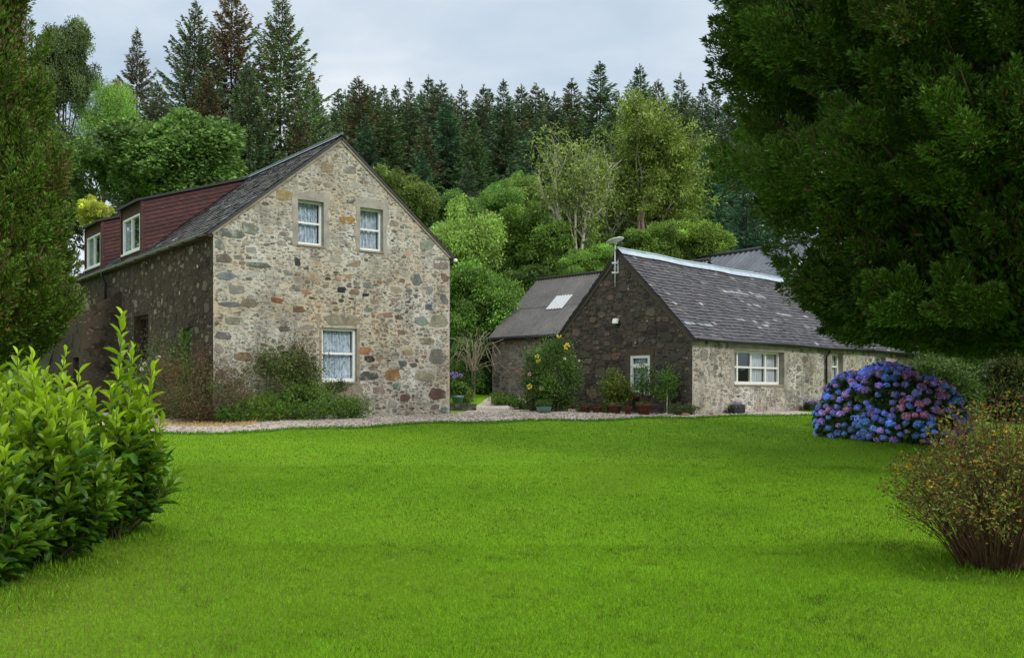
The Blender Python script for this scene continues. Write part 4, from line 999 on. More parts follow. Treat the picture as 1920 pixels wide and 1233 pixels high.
for k, (px, py, Yd) in enumerate(((300, 160, 51), (392, 128, 52), (478, 120, 52), (560, 185, 52), (582, 132, 58), (607, 168, 60))):
    spruce(px, py, Yd, SPb if k < 4 else SP, k, ['lower spruce filling the gap under the thin sparse spruce', 'lower spruce in front of the broad and the rusty spruce', 'lower spruce in front of the rusty and the yellow green spruce',
        'lower spruce right beside the yellow green spruce', 'small pointed spruce just right of the yellow green spruce', 'short pointed spruce above the apex of the tall gable'][k], GL, (1.0, 1.0, .95), 1.0)
sky_t = [(640, 176), (662, 160), (685, 149), (705, 163), (741, 161), (768, 151), (802, 146), (829, 153), (870, 163), (899, 160), (941, 154), (972, 163), (1004, 160), (1040, 176), (1079, 151), (1121, 117), (1198, 124), (1242, 149), (1281, 141), (1310, 160)]
GS = 'spruces along the skyline between the tall house and the big conifer'
for k, (px, py) in enumerate(sky_t):
    extra = {15: ' standing clearly tallest', 16: ' with a tall pointed top'}.get(k, '')
    spruce(px, py, 78+5*math.sin(k*2.4), SP, k*3+1, f'{ordn[k]} spruce from the left on the skyline between house and big conifer', GS,
           ((1.0, 1.05, 1.0), (.85, 1.0, 1.05), (1.1, 1.05, .9))[k % 3], rnd.uniform(1.25, 1.7))
# shorter tops poking up between them and the rows in front
GF = 'dark spruces packed in the plantation behind the cottage'
pk_lab = 'dark spruce packed among others in the plantation below the skyline tops'
for k, px in enumerate((652, 674, 695, 724, 754, 785, 815, 850, 884, 918, 957, 988, 1022, 1060, 1100, 1160, 1220, 1262, 1296, 1335, 1360)):
    spruce(px, 172+12*math.sin(k*1.9)+(8 if px > 850 else 0), 88+3*math.sin(k*5), SP, k*2, pk_lab, GF, (.9, 1.1, 1.05), 1.6)
for k, px in enumerate((640, 690, 733, 790, 842, 893, 948, 1010, 1070, 1140, 1215, 1290, 1350, 1420)):
    spruce(px, 208+22*math.sin(k*2.7), 70+2.5*math.sin(k*3.3), SP, k*2+1, pk_lab, GF, ((.95, 1.05, 1.0), (.8, 1.05, 1.15), (1.0, 1.1, .85))[k % 3], 1.6)
for k, (px, py, Yd) in enumerate(((700, 300, 62), (795, 285, 63), (880, 300, 61), (960, 290, 62), (1330, 270, 62), (1400, 330, 58), (1450, 380, 56), (1500, 390, 58))):
    spruce(px, py, Yd, SP, k, ['low spruce against the right roof slope of the tall house', 'low dark spruce above the flat topped bush', 'low dark spruce left of the ash trees',
        'low spruce just behind the bare limbed ash', 'blue green spruce between the ash and the big conifer', 'blue green spruce above the barn roof', 'low blue green spruce beside the big conifer edge', 'low spruce mostly behind the big conifer'][k],
        'lower spruces in front of the plantation', (.8, 1.1, 1.2) if k > 3 else (.75, 1.05, 1.05), 1.5)

# ---- broadleaves ---------------------------------------------------
CM = [crown_mesh(s, 62000) for s in (21, 22, 23)]
CMc = crown_mesh(31, 80000, .062, 30, 14, .1, .62, 'chestnut_crown', (.24, .42))
CMf = [crown_mesh(s, 42000, .05, 30, 10, .9, .28, 'feathery_crown') for s in (41, 42)]
def tree(name, px, py, Yd, wpx, hpx, label, col, mesh, cat='tree', group=None, depth=1.0, tk=None, barkc=(.12, .10, .08)):
    x, y = at(px, Yd); zb = g1(x, y); zc = at(px, Yd, py)[2]; rx = wpx/2/F_PX*Yd; rz = hpx/2/F_PX*Yd; col = tuple(c_*1.75 for c_ in col)
    t = empty(name, (x, y, zb), label, cat, 0, group)
    c_ = link('crown', mesh, t); c_.location = (0, 0, zc-zb); c_.scale = (rx, rx*depth, rz); c_.rotation_euler = (0, 0, rnd.uniform(0, 6.28) if depth == 1.0 else 0); c_.color = (*col, 1)
    nb = NB(); top = max(.6, zc-zb); r0 = tk or .05+.03*rx
    pts = np.array([(0, 0, -.3), (.06*rx, 0, top*.35), (-.05*rx, .05, top*.7), (0, 0, top+rz*.3)]); V, F = tube_np(pts, np.array([r0, r0*.8, r0*.6, r0*.2]), 7); nb.add(V, F, barkc)
    for k in range(7):
        a = k*2.4; s0 = pts[2]*(1-.1*k/7); e = np.array([math.cos(a)*rx*.7, math.sin(a)*rx*.7, top+rz*(.1+.08*k)])
        V, F = tube_np(np.array([s0, (s0+e)/2+np.array([0, 0, -.1*rz]), e]), np.array([r0*.45, r0*.3, r0*.08]), 5); nb.add(V, F, barkc)
    nb.obj('trunk', M['bark'], t, True)
    return t
G1, G2, G3, G4 = (.085, .17, .030), (.13, .22, .035), (.055, .105, .025), (.18, .23, .045)
TG = 'broadleaf trees between the plantation and the houses'
tree('chestnut_tree', 312, 315, 43, 305, 200, 'dense round topped broadleaf tree with large leaves behind the red dormers', (.075, .135, .030), CMc, group=TG)
tree('broadleaf_tree', 120, 130, 46, 120, 190, 'dark rounded tree peeping out right of the left conifer top', (.05, .075, .022), CM[0], group=TG)
tree('broadleaf_tree', 195, 235, 47, 130, 180, 'light green loose tree between the left conifer and the thin spruce', (.11, .21, .035), CMf[0], group=TG)
tree('broadleaf_tree', 225, 195, 49, 60, 80, 'olive yellow small crown left of the thin sparse spruce', (.13, .15, .03), CM[1], group=TG)
tree('broadleaf_tree', 178, 400, 36, 70, 60, 'small yellow green crown just above the farther dormer', (.24, .27, .04), CM[1], group=TG)
tree('broadleaf_tree', 745, 375, 46, 150, 130, 'flat topped olive green tree at the right slope of the tall gable', (.085, .125, .024), CM[2], group=TG)
tree('broadleaf_tree', 850, 500, 41, 205, 240, 'bright willowy tree whose top meets the right eaves of the tall house', (.135, .215, .040), CM[1], group=TG, depth=.8)
tree('broadleaf_tree', 900, 590, 40, 190, 190, 'lush green tree right beside the corner of the tall house', (.080, .155, .026), CM[0], group=TG)
tree('broadleaf_tree', 880, 690, 39, 130, 120, 'deep green bushy tree above the drive end', (.055, .11, .020), CM[2], group=TG)
tree('broadleaf_tree', 925, 400, 50, 130, 110, 'mid green tree left of the bare limbed ash, highest of the bushy crowns', (.085, .165, .028), CM[1], group=TG)
tree('broadleaf_tree', 860, 420, 48, 130, 110, 'dark green crown behind the bright willowy tree', (.065, .12, .022), CM[0], group=TG)
tree('broadleaf_tree', 1020, 460, 45, 190, 170, 'soft green domed tree above the outbuilding ridge', (.095, .165, .026), CM[2], group=TG)
tree('broadleaf_tree', 1010, 560, 43.5, 200, 140, 'dark green tree directly behind the outbuilding roof', (.055, .10, .020), CM[0], group=TG)
tree('broadleaf_tree', 940, 520, 46, 130, 150, 'shaded green tree between the willowy tree and the domed tree', (.07, .13, .024), CM[0], group=TG)
tree('broadleaf_tree', 965, 370, 53, 110, 90, 'fresh green crown below the low dark spruces', (.10, .17, .03), CM[1], group=TG)
tree('broadleaf_tree', 1300, 465, 47, 150, 120, 'low yellowish bush just left of the barn roof', (.105, .165, .025), CM[1], group=TG)
tree('broadleaf_tree', 1225, 470, 46, 150, 110, 'low green bush directly behind the cottage ridge right of the dish', (.09, .15, .025), CM[2], group=TG)
tree('broadleaf_tree', 1105, 500, 41.5, 130, 80, 'leafy green bush crown at the feet of the pale ash trunks', (.10, .18, .03), CM[0], group=TG)
tree('broadleaf_tree', 1155, 480, 46, 130, 100, 'dark undergrowth tree behind the cottage apex', (.06, .10, .02), CM[2], group=TG)

def ash(px, pbase, Yd, ptop, wpx, label, seed, leafc, barkc, nleaf=26000, dead=.5):
    g = np.random.default_rng(seed); x, y = at(px, Yd); zb = g1(x, y); H = at(px, Yd, ptop)[2]-zb
    t = empty('ash_tree', (x, y, zb), label, 'ash tree', 0, 'feathery ash trees behind the cottage')
    nb = NB(); z0 = max(.5, at(px, Yd, pbase)[2]-zb-1.0)
    V, F = tube_np(np.array([(0, 0, -.4), (.1, 0, z0*.5), (0, 0, z0+.3)]), np.array([.36, .3, .26]), 8); nb.add(V, F, barkc)
    tips = limb_tree(g, (0, 0, z0), (H-z0)*1.05, .62, nb, barkc, .17, 3, 6, .9)
    rx = wpx/2/F_PX*Yd; m = max(np.abs(tips[:, 0]).max(), np.abs(tips[:, 1]).max()); zm = tips[:, 2].max()
    sc = rx/m*1.05; sz = (H-z0)/(zm-z0)*.97
    for V in nb.V[1:]: V[:, 0] *= sc; V[:, 1] *= sc; V[:, 2] = z0+(V[:, 2]-z0)*sz
    tips[:, 0] *= sc; tips[:, 1] *= sc; tips[:, 2] = z0+(tips[:, 2]-z0)*sz
    nb.obj('trunk', M['bark'], t, True)
    keep = tips[g.uniform(size=len(tips)) > dead]
    nc = 520; ce = keep[g.integers(0, len(keep), nc)]+g.normal(0, .35, (nc, 3))
    k = g.integers(0, nc, nleaf); d = unit(g.normal(size=(nleaf, 3))); P = ce[k]+d*np.abs(g.normal(0, .32, nleaf))[:, None]*np.array([1, 1, .8])
    D = d+g.normal(0, .4, (nleaf, 3)); D[:, 2] -= .15; cl = np.exp(g.normal(0, .25, nc))[k]
    c = np.array(leafc)[None]*cl[:, None]*np.exp(g.normal(0, .2, (nleaf, 1)))
    nl = NB(); leaves(nl, P, D, .19*g.uniform(.6, 1.3, nleaf), .07, c); nl.obj('crown', M['leaf'], t)
    return t
ash(1085, 470, 43.8, 235, 220, 'half bare ash with pale forked trunks behind the cottage apex', 51, (.20, .27, .05), (.60, .54, .45), 7500, .6)
ash(1205, 450, 48, 178, 260, 'tall leafy olive ash right of the half bare one', 52, (.19, .26, .04), (.42, .34, .26), 40000, .25)
ash(1265, 450, 50, 290, 180, 'lower yellow green ash at the edge of the big conifer', 53, (.18, .27, .035), (.30, .25, .19), 40000, .1)
ash(1130, 470, 50, 250, 200, 'thin greyish ash seen between the other two', 54, (.17, .24, .045), (.55, .5, .42), 9000, .5)

# bare drooping twigs at the corner of the tall house
g = np.random.default_rng(61); x, y = at(888, 36.8); t = empty('bare_bush', (x, y, g1(x, y)), 'tangle of bare drooping brown twigs at the corner of the tall house', 'bush')
nb = NB()
for k in range(48):
    a = g.uniform(0, 6.28); h = g.uniform(1.2, 2.7); r = g.uniform(.5, 1.7)
    p = np.array([(g.normal(0, .1), g.normal(0, .1), 1.0), (math.cos(a)*r*.35, math.sin(a)*r*.35, h*.9), (math.cos(a)*r*.8, math.sin(a)*r*.8, h), (math.cos(a)*r*1.15, math.sin(a)*r*1.15, h-g.uniform(.3, 1.0))])
    tt = np.linspace(0, 3, 10); q = np.stack([np.interp(tt, range(4), p[:, i]) for i in range(3)], 1)+g.normal(0, .02, (10, 3))
    V, F = tube_np(q, np.linspace(.016, .005, 10), 3); nb.add(V, F, np.array((.24, .21, .15))*math.exp(g.normal(0, .2)))
V, F = tube_np(np.array([(0, 0, -.1), (0.03, 0, 1.1)]), np.array([.08, .05]), 6); nb.add(V, F, (.15, .12, .09))
nb.obj('twigs', M['bark'], t)
# pale dead stems above the chestnut
x, y = at(255, 46); t = empty('dead_tree', (x, y, g1(x, y)), 'cluster of pale dead stems poking above the round topped tree', 'dead tree'); nb = NB(); zt = at(255, 46, 215)[2]-g1(x, y)
for k in range(11):
    a = g.uniform(0, 6.28); V, F = tube_np(np.array([(0, 0, 0), (math.cos(a)*.2, math.sin(a)*.2, zt*.6), (math.cos(a)*g.uniform(.2, .8), math.sin(a)*.6, zt-g.uniform(0, .7))]), np.array([.05, .035, .015]), 4); nb.add(V, F, (.34, .31, .22))
nb.obj('stem', M['bark'], t)

# ---- cypresses in the foreground -----------------------------------
def cypress(name, label, x, y, profile, nbough, nplume, nspray, seed, green, brown, up, brownp, plume=(.5, 1.0, .12, .22), trunk=.3, sp=.06, bough=(.55, 1.0), core=60000, mix=.35):
    """crown of boughs, each a mass of upswept feathery plumes; profile = [(z, radius)]"""
    g = np.random.default_rng(seed); zb = g1(x, y); t = empty(name, (x, y, zb), label, 'conifer')
    zs = np.array([p[0] for p in profile])-zb; rs = np.array([p[1] for p in profile]); z0, z1 = zs.min(), zs.max()
    nb = NB(); tr = NB(); V, F = tube_np(np.array([(0, 0, -.3), (.1, 0, 2), (0, .1, 6), (0, 0, z1*.95)]), np.array([trunk, trunk*.8, trunk*.55, .04]), 9); tr.add(V, F, (.13, .09, .07))
    zc = np.linspace(z0, z1, 60); wz = np.interp(zc, zs, rs)+.1; wz /= wz.sum()
    for b_ in range(nbough):
        z = g.choice(zc, p=wz)+g.uniform(-.1, .1); r_ = np.interp(z, zs, rs); a = b_*2.39996+g.normal(0, .25)
        out = np.array([math.cos(a), math.sin(a), 0.]); br_ = g.uniform(*bough)*min(1, .35+r_/2.2); q = g.uniform(.80, 1.0)
        low = np.clip((z-z0)/1.6, 0, 1); ctr = out*max(.05, r_*q-br_*.55)+np.array([0, 0, z])
        tone = math.exp(g.normal(0, .15)); bb_ = brownp*(2.3 if g.uniform() < .15 else .8)
        bd = out+np.array([0, 0, up*(.15+.85*low)]); bd /= np.linalg.norm(bd)
        for k in range(nplume):
            o = g.normal(size=3); o /= np.linalg.norm(o); 
            if o@out < -.35: o = -o
            tip = ctr+o*br_*np.array([1, 1, .9])*g.uniform(.6, 1.0)
            rt = np.interp(tip[2], zs, rs)*1.03+.1; rh = math.hypot(tip[0], tip[1])
            if rh > rt: tip[:2] *= rt/rh
            if tip[2] < z0: tip[2] = z0+g.uniform(0, .15)
            ln = g.uniform(plume[0], plume[1]); w_ = g.uniform(plume[2], plume[3])
            d = bd*.7+o*.75+g.normal(0, .12, 3)+np.array([0, 0, .35*up*low]); d /= np.linalg.norm(d)
            n = int(nspray*g.uniform(.7, 1.3)); s = g.uniform(0, 1, n)**.7
            wp = w_*np.sin(np.clip(s*.95+.12, 0, 1)*np.pi)**.8+.015
            rd = g.normal(size=(n, 3)); rd -= (rd@d)[:, None]*d; rd = unit(rd); e = g.uniform(.15, 1, n)**.5
            flu = 1+.30*np.sin(8*s+3*rd[:, 0]+5*rd[:, 1]+k*1.7)
            P = tip-d*(1-s)[:, None]*ln+rd*(wp*e*flu)[:, None]+g.normal(0, .012, (n, 3)); P[:, 2] = np.maximum(P[:, 2], z0-.12+.1*g.uniform(size=n))
            D = d[None]*.9+rd*g.uniform(.2, 1.0, n)[:, None]+g.normal(0, .25, (n, 3))
            c = np.array(green)[None]*np.exp(g.normal(0, .24, (n, 1)))*tone
            bz = g.uniform(size=n) < bb_*(1.25-e)*(1.25-.75*s); c[bz] = np.array(brown)*np.exp(g.normal(0, .3, (bz.sum(), 1)))
            L_ = sp*g.uniform(.55, 1.5, n); leaves(nb, P, D, L_, L_*.32, c)
        if b_ % 2 == 0:
            b0 = np.array([0, 0, max(z0+.35, z-r_*.5*(.4+up))]); V, F = tube_np(np.array([b0, (b0+ctr)/2+np.array([0, 0, -.04*r_]), ctr, ctr+bd*br_*.6]), np.array([.055, .04, .022, .006]), 5); tr.add(V, F, (.14, .10, .07))
    # inner brown and green sprays, tinted darker as painted shade inside the crown
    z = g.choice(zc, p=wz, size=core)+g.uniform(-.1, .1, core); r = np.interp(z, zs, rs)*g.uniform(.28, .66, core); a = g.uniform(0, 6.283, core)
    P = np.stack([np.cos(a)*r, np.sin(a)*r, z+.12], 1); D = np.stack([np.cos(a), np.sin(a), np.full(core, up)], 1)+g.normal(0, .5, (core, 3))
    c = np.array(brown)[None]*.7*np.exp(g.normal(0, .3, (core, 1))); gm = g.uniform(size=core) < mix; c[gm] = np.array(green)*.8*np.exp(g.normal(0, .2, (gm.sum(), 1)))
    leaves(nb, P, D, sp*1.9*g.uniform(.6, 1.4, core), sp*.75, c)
    nb.obj('crown', M['needle'], t); tr.obj('trunk', M['bark'], t, True)
    return t
# right: profile from the outline in the picture, axis just outside the frame
prR = [(2.32, 1.8), (2.45, 3.0), (2.75, 3.85), (3.2, 4.35), (3.7, 4.65), (4.4, 4.85), (4.95, 5.3), (5.5, 5.75), (6.6, 5.95), (8.1, 5.9), (9.5, 5.9), (11, 4.7), (12.5, 2.7), (13.5, .6)]
cypress('cypress_tree', 'huge dark green cypress filling the upper right above the lawn', 9.2, 16, prR, 400, 12, 360, 71, (.075, .142, .018), (.12, .070, .028), .75, .26, plume=(.5, 1.0, .12, .22), sp=.074, bough=(.55, 1.0), core=260000, mix=.85)
prL = [(2.0, .5), (2.4, 1.1), (2.95, 1.68), (4.2, 1.42), (5.5, 1.28), (6.5, 1.12), (7.4, .95), (8.4, .85), (9.6, .2)]
cypress('cypress_tree', 'upright bronze green cypress at the left edge of the lawn', at(-62, 14)[0], 14, prL, 140, 10, 300, 72, (.085, .155, .016), (.15, .095, .038), 2.2, .6, plume=(.6, 1.2, .08, .16), trunk=.2, sp=.056, bough=(.35, .6), core=130000, mix=.7)

# ---- laurels --------------------------------------------------------
def leaf_template():
    ts = [0, .12, .35, .6, .82, 1]; hw = [.02, .45, .92, 1, .7, .05]; v = []; f = []
    for t, h in zip(ts, hw):
        b = -.10*t*t
        v += [(t, -h, b+.16*h), (t, 0, b), (t, h, b+.16*h)]
    for k in range(len(ts)-1):
        for s in (0, 1): f.append((3*k+s, 3*k+s+1, 3*k+s+4, 3*k+s+3))
    return np.array(v), np.array(f)
LT, LF = leaf_template()
def big_leaves(nb, P, D, Nn, ln, hw, col):
    n = len(P); D = unit(D); S_ = unit(np.cross(Nn, D)); U = np.cross(D, S_); ln = ln[:, None, None]; hw = hw[:, None, None]
    V = P[:, None]+D[:, None]*LT[None, :, 0:1]*ln+S_[:, None]*LT[None, :, 1:2]*hw+U[:, None]*LT[None, :, 2:3]*ln
    nb.add(V.reshape(-1, 3), (np.arange(n)[:, None, None]*len(LT)+LF[None]).reshape(-1, 4), np.repeat(col, len(LT), 0))
def laurel(px, Yd, R, H, nsh, label, seed, spikes=(), bright=1.0, lean=(0, 0)):
    g = np.random.default_rng(seed); x, y = at(px, Yd); t = empty('laurel_bush', (x, y, g1(x, y)), label, 'laurel bush', 0, 'laurel bushes at the left of the lawn')
    nb = NB(); st = NB(); tips = []
    for k in range(nsh):
        a = g.uniform(0, 2*np.pi); q = math.sqrt(g.uniform(0, 1)); r = R*q; h = H*(1-.62*q**2.2)*g.uniform(.62, 1.04)
        if g.uniform() < .42: h *= g.uniform(.25, .75); r = R*g.uniform(.55, 1)*(.55+.45*min(1, h/H*2.2))
        tips.append((math.cos(a)*r+lean[0]*h/H, math.sin(a)*r+lean[1]*h/H, max(.34, h), .30+.3*g.uniform()))
    tips += [(sx, sy, sz, .75) for sx, sy, sz in spikes]
    for tx, ty, tz, fl in tips:
        b = np.array([tx*.12+g.normal(0, .04), ty*.12+g.normal(0, .04), 0]); e = np.array([tx, ty, tz]); m = (b+e)/2+np.array([tx*.12, ty*.12, -.08*tz+.05])
        tt = np.linspace(0, 1, 9)[:, None]; c = (1-tt)**2*b+2*tt*(1-tt)*m+tt**2*e
        V, F = tube_np(c, np.linspace(.013, .004, 9), 4); st.add(V, F, (.10, .09, .04))
        Ln = np.linalg.norm(e-m); ax = unit(e-m); nl = int(fl/.034); s = np.linspace(0, 1, nl)
        P = e-ax*(1-s[:, None])*fl; 
        if np.linalg.norm(e-b) > 0:
            T2 = np.clip(1-(1-s)*fl/ max(.2, np.linalg.norm(e-b)), 0, 1)[:, None]; P = (1-T2)**2*b+2*T2*(1-T2)*m+T2**2*e
        ph = np.arange(nl)*2.4+g.uniform(0, 6); A1 = unit(np.cross(ax, [0.2, .1, 1.])); B1 = np.cross(ax, A1)
        rad = np.cos(ph)[:, None]*A1+np.sin(ph)[:, None]*B1; op = np.interp(s, [0, .7, 1], [1.4, .95, .35])[:, None]
        D = ax[None]+rad*op*g.uniform(.8, 1.3, (nl, 1))+g.normal(0, .15, (nl, 3)); D[:, 2] += .05; Nn = np.array([0, 0, 1.])+ax*.6-rad*.4+g.normal(0, .3, (nl, 3))
        ln = np.interp(s, [0, .6, 1], [.165, .17, .11])*g.uniform(.75, 1.2, nl); hw = ln*g.uniform(.17, .23, nl)
        hi = np.clip((tz-.35*H)/(.55*H), 0, 1); y_ = (s[:, None]**.6)*(.25+.75*hi)*g.uniform(.7, 1, (nl, 1))
        old = np.array([.06, .155, .016]); new = np.array([.42, .60, .018])*bright
        col = (old*(1-y_)+new*y_)*np.exp(g.normal(0, .16, (nl, 1)))
        big_leaves(nb, P, D, Nn, ln, hw, col)
    # older inner leaves
    nsh = nsh; n = int(nsh*2.6); a = g.uniform(0, 2*np.pi, n); q = np.sqrt(g.uniform(.1, 1, n))*.86; zz = g.uniform(.12, .85, n)*H*(1-.5*q**2); rr = R*q*(.55+.45*np.minimum(1, zz/H*2))
    P = np.stack([np.cos(a)*rr+lean[0]*zz/H, np.sin(a)*rr+lean[1]*zz/H, zz], 1); D = np.stack([np.cos(a), np.sin(a), g.uniform(-.5, .6, n)], 1)+g.normal(0, .5, (n, 3))
    ln = .135*g.uniform(.7, 1.2, n); big_leaves(nb, P, D, np.array([0, 0, 1.])+g.normal(0, .45, (n, 3)), ln, ln*.2, np.array([.055, .14, .016])*np.exp(g.normal(0, .3, (n, 1))))
    nb.obj('foliage', M['laurel'], t, True); st.obj('stem', M['bark'], t)
laurel(205, 9.2, .62, 1.55, 145, 'laurel bush farthest from the camera with the single tall shoot', 81, ((.12, 0, 2.13), (.2, .05, 1.8), (.05, .1, 1.62), (.42, 0, 1.62)), lean=(.05, 0))
laurel(72, 8.1, .68, 1.62, 150, 'laurel bush in the middle of the three, bare at its foot', 82, ((-.05, 0, 1.74), (.3, .1, 1.62)))
laurel(-40, 7.4, .50, 1.38, 100, 'laurel bush nearest the camera, cut by the left picture edge', 83, ((-.1, .1, 1.55),), .95)
laurel(60, 10.2, .8, 1.75, 110, 'laurel growth at the back behind the middle laurel bush', 84, ((.35, 0, 1.8), (-.4, 0, 1.85)))

# ---- hypericum at the right ----------------------------------------
g = np.random.default_rng(91); x, y = at(1865, 7.9); t = empty('hypericum_bush', (x, y, g1(x, y)), 'rusty brown twiggy bush with fading yellow flowers at the right edge', 'bush')
st = NB(); fo = NB(); fl = NB(); P = []; D = []; Cc = []; Ls = []
for k in range(560):
    a = g.uniform(0, 2*np.pi); q = math.sqrt(g.uniform(0, 1)); r = .86*q*g.uniform(.85, 1.08); h = 1.34*(1-.5*q**2)*g.uniform(.66, 1.08)
    if g.uniform() < .12: h *= .7
    b = np.array([math.cos(a)*.26*q, math.sin(a)*.26*q, 0]); e = np.array([math.cos(a)*r, math.sin(a)*r, h]); m = (b+e)/2+np.array([-math.cos(a), -math.sin(a), .6])*.10
    tt = np.linspace(0, 1, 8)[:, None]; c = (1-tt)**2*b+2*tt*(1-tt)*m+tt**2*e+g.normal(0, .006, (8, 3))
    V, F = tube_np(c, np.linspace(.0055, .002, 8), 3); st.add(V, F, np.array((.10, .055, .030))*math.exp(g.normal(0, .3)))
    n = 22; s = g.uniform(0, 1, n)**.5; s = .5+.5*s; p = (1-s[:, None])**2*b+2*s[:, None]*(1-s[:, None])*m+s[:, None]**2*e+g.normal(0, .022, (n, 3))
    P.append(p); D.append(unit(e-m)[None]*.5+g.normal(0, .8, (n, 3))); col = np.array((.20, .19, .035))[None]*np.exp(g.normal(0, .35, (n, 1))); gr = g.uniform(size=n) < .5; col[gr] = np.array((.14, .22, .026)); br = g.uniform(size=n) < .22; col[br] = np.array((.13, .055, .022)); Cc.append(col); Ls.append(g.uniform(.018, .045, n))
    for _ in range(2):
        tp = e+g.normal(0, .03, 3); n = 6; u = g.uniform()
        cc_ = np.array((.42, .27, .02)) if u < .09 else (np.array((.22, .13, .02)) if u < .5 else np.array((.10, .05, .02)))
        leaves(fl, np.repeat(tp[None], n, 0)+g.normal(0, .004, (n, 3)), g.normal(size=(n, 3))+np.array([0, 0, .4]), g.uniform(.012, .028, n), .014, np.repeat(cc_[None], n, 0)*np.exp(g.normal(0, .25, (n, 1))))
L_ = np.concatenate(Ls); leaves(fo, np.concatenate(P), np.concatenate(D), L_, L_*.45, np.concatenate(Cc))
st.obj('stem', M['bark'], t); fo.obj('foliage', M['leaf'], t); fl.obj('flower_cluster', M['petal'], t)

# ---- hydrangea -------------------------------------------------------
def head_mesh(seed):
    g = np.random.default_rng(seed); nb = NB(); n = 150; d = rdir(n); k = d[:, 2] > -.75; d = d[k]; n = len(d)
    P = d*(.083+g.normal(0, .006, (n, 1)))*np.array([1, 1, .82]); T1 = unit(np.cross(d, rdir(n))); 
    leaves(nb, P-T1*.017, T1+d*g.normal(0, .25, (n, 1)), .036, .034, np.exp(g.normal(0, .18, (n, 1)))*np.exp(g.normal(0, .07, (n, 3))), N=d)
    V, F = tube_np(np.array([(0, 0, -.06), (0, 0, -.02), (0, 0, .04), (0, 0, .06)]), np.array([.02, .066, .066, .02]), 8); nb.add(V, F, (.55, .6, .65))
    return nb.mesh('flower_head', M['petal'])
HM = [head_mesh(s) for s in (1, 2, 3, 4)]
g = np.random.default_rng(95)
hx, hy = at(1660, 19.1); hyd = empty('hydrangea_bush', (hx, hy, g1(hx, hy)), 'large rounded hydrangea covered in blue, violet and pink flower heads', 'hydrangea')
ax = np.array([.72, -.69, 0]); bx_ = np.array([.69, .72, 0])       # long axis runs to the front right
lob = [(-.78, 0, .62, .7, .62, .92), (0, 0, .72, 1.0, .78, 1.00), (.78, 0, .58, .86, .72, .82), (1.25, -.02, .34, .55, .6, .52), (.4, -.35, .42, .9, .6, .56), (-1.12, -.1, .4, .45, .5, .62)]
lob = [tuple(v*.86 for v in l_) for l_ in lob]
def hsurf(n, z0=.06):
    P = []; N = []
    while len(P) < n:
        l = lob[g.integers(0, len(lob))]; d = g.normal(size=3); d /= np.linalg.norm(d)
        p = ax*(l[0]+d[0]*l[3])+bx_*(l[1]+d[1]*l[4])+np.array([0, 0, l[2]+d[2]*l[5]])
        if p[2] < z0: continue
        ok = True
        for m in lob:
            if m is l: continue
            q = p-np.array([0, 0, m[2]]); u = (q@ax-m[0])/m[3]; v = (q@bx_-m[1])/m[4]; w_ = q[2]/m[5]
            if u*u+v*v+w_*w_ < .9: ok = False; break
        if ok: P.append(p); N.append(unit(ax*d[0]/l[3]+bx_*d[1]/l[4]+np.array([0, 0, d[2]/l[5]])))
    return np.array(P), np.array(N)
Pc, Nc = hsurf(4200)
sel = []; PS = np.zeros((0, 3))
for p, nn in zip(Pc, Nc):
    gu = p@ax; gap = ((gu+.15)/.62)**2+((p[2]-.85)/.34)**2
    if gap < 1+.5*math.sin(gu*9+p[2]*7) and g.uniform() < .85: continue
    if math.sin(gu*5.3+1)*math.sin(p[2]*6.1+gu*2) < -.72: continue
    if len(PS) and np.min(np.linalg.norm(PS-p, axis=1)) < .118: continue
    PS = np.vstack([PS, p]); sel.append((p, nn))
view = np.array([-hx, -hy, .3]); view /= np.linalg.norm(view)
sel.sort(key=lambda s: -(s[1]@view)-.02*(s[0]@view))
blues = [(.12, .19, .60), (.17, .20, .62), (.09, .22, .58), (.24, .22, .60)]; purp = [(.30, .16, .52), (.36, .20, .50)]; pink = [(.48, .16, .34), (.50, .22, .40), (.42, .15, .40)]
stuffc = NB()
for k, (p, nn) in enumerate(sel):
    u = p@ax; low = p[2] < .45
    pp_ = .03+.26*smoothv(np.array(u), .2, 1.2); pu = .16+.26*smoothv(np.array(u), -.2, .9)
    r = g.uniform(); base = pink if r < pp_ else (purp if r < pp_+pu else blues)
    if low and r > .35: base = [(.09, .24, .58), (.14, .26, .62)]
    c = (np.array(base[g.integers(0, len(base))])*.90+.07)*1.75*math.exp(g.normal(0, .18)); s = g.uniform(.65, 1.2)
    if k < 100:
        o = link('flower_head', HM[k % 4], hyd); o.location = tuple(p+nn*.03); o.scale = (s, s, s); o.rotation_euler = (g.uniform(-.5, .5), g.uniform(-.5, .5), g.uniform(0, 6)); o.color = (*c, 1)
    else:
        me = HM[k % 4]; n = len(me.vertices); v = np.empty(n*3, np.float32); me.vertices.foreach_get('co', v); v = v.reshape(-1, 3)
        ca_ = np.empty(n*4, np.float32); me.color_attributes['Col'].data.foreach_get('color', ca_); fq = np.empty(len(me.polygons)*4, np.int32); me.loops.foreach_get('vertex_index', fq)
        stuffc.add(v*s+p+nn*.03, fq.reshape(-1, 4), ca_.reshape(-1, 4)[:, :3]*c)
if stuffc.n: o = stuffc.obj('flower_heads', M['petal'], hyd); o['kind'] = 'stuff'
nb = NB(); n = 9000; P, N = hsurf(n, .0); P = P*(1-.0)-N*np.abs(g.normal(0, .12, (n, 1)))
big = N*.6+g.normal(0, .5, (n, 3)); big[:, 2] -= .1; ln = g.uniform(.08, .15, n)
big_leaves(nb, P, big, N+g.normal(0, .4, (n, 3))+np.array([0, 0, .5]), ln, ln*.33, vary((.065, .135, .022), n, .3, .1)); nb.obj('foliage', M['leaf'], hyd, True)
nb = NB()
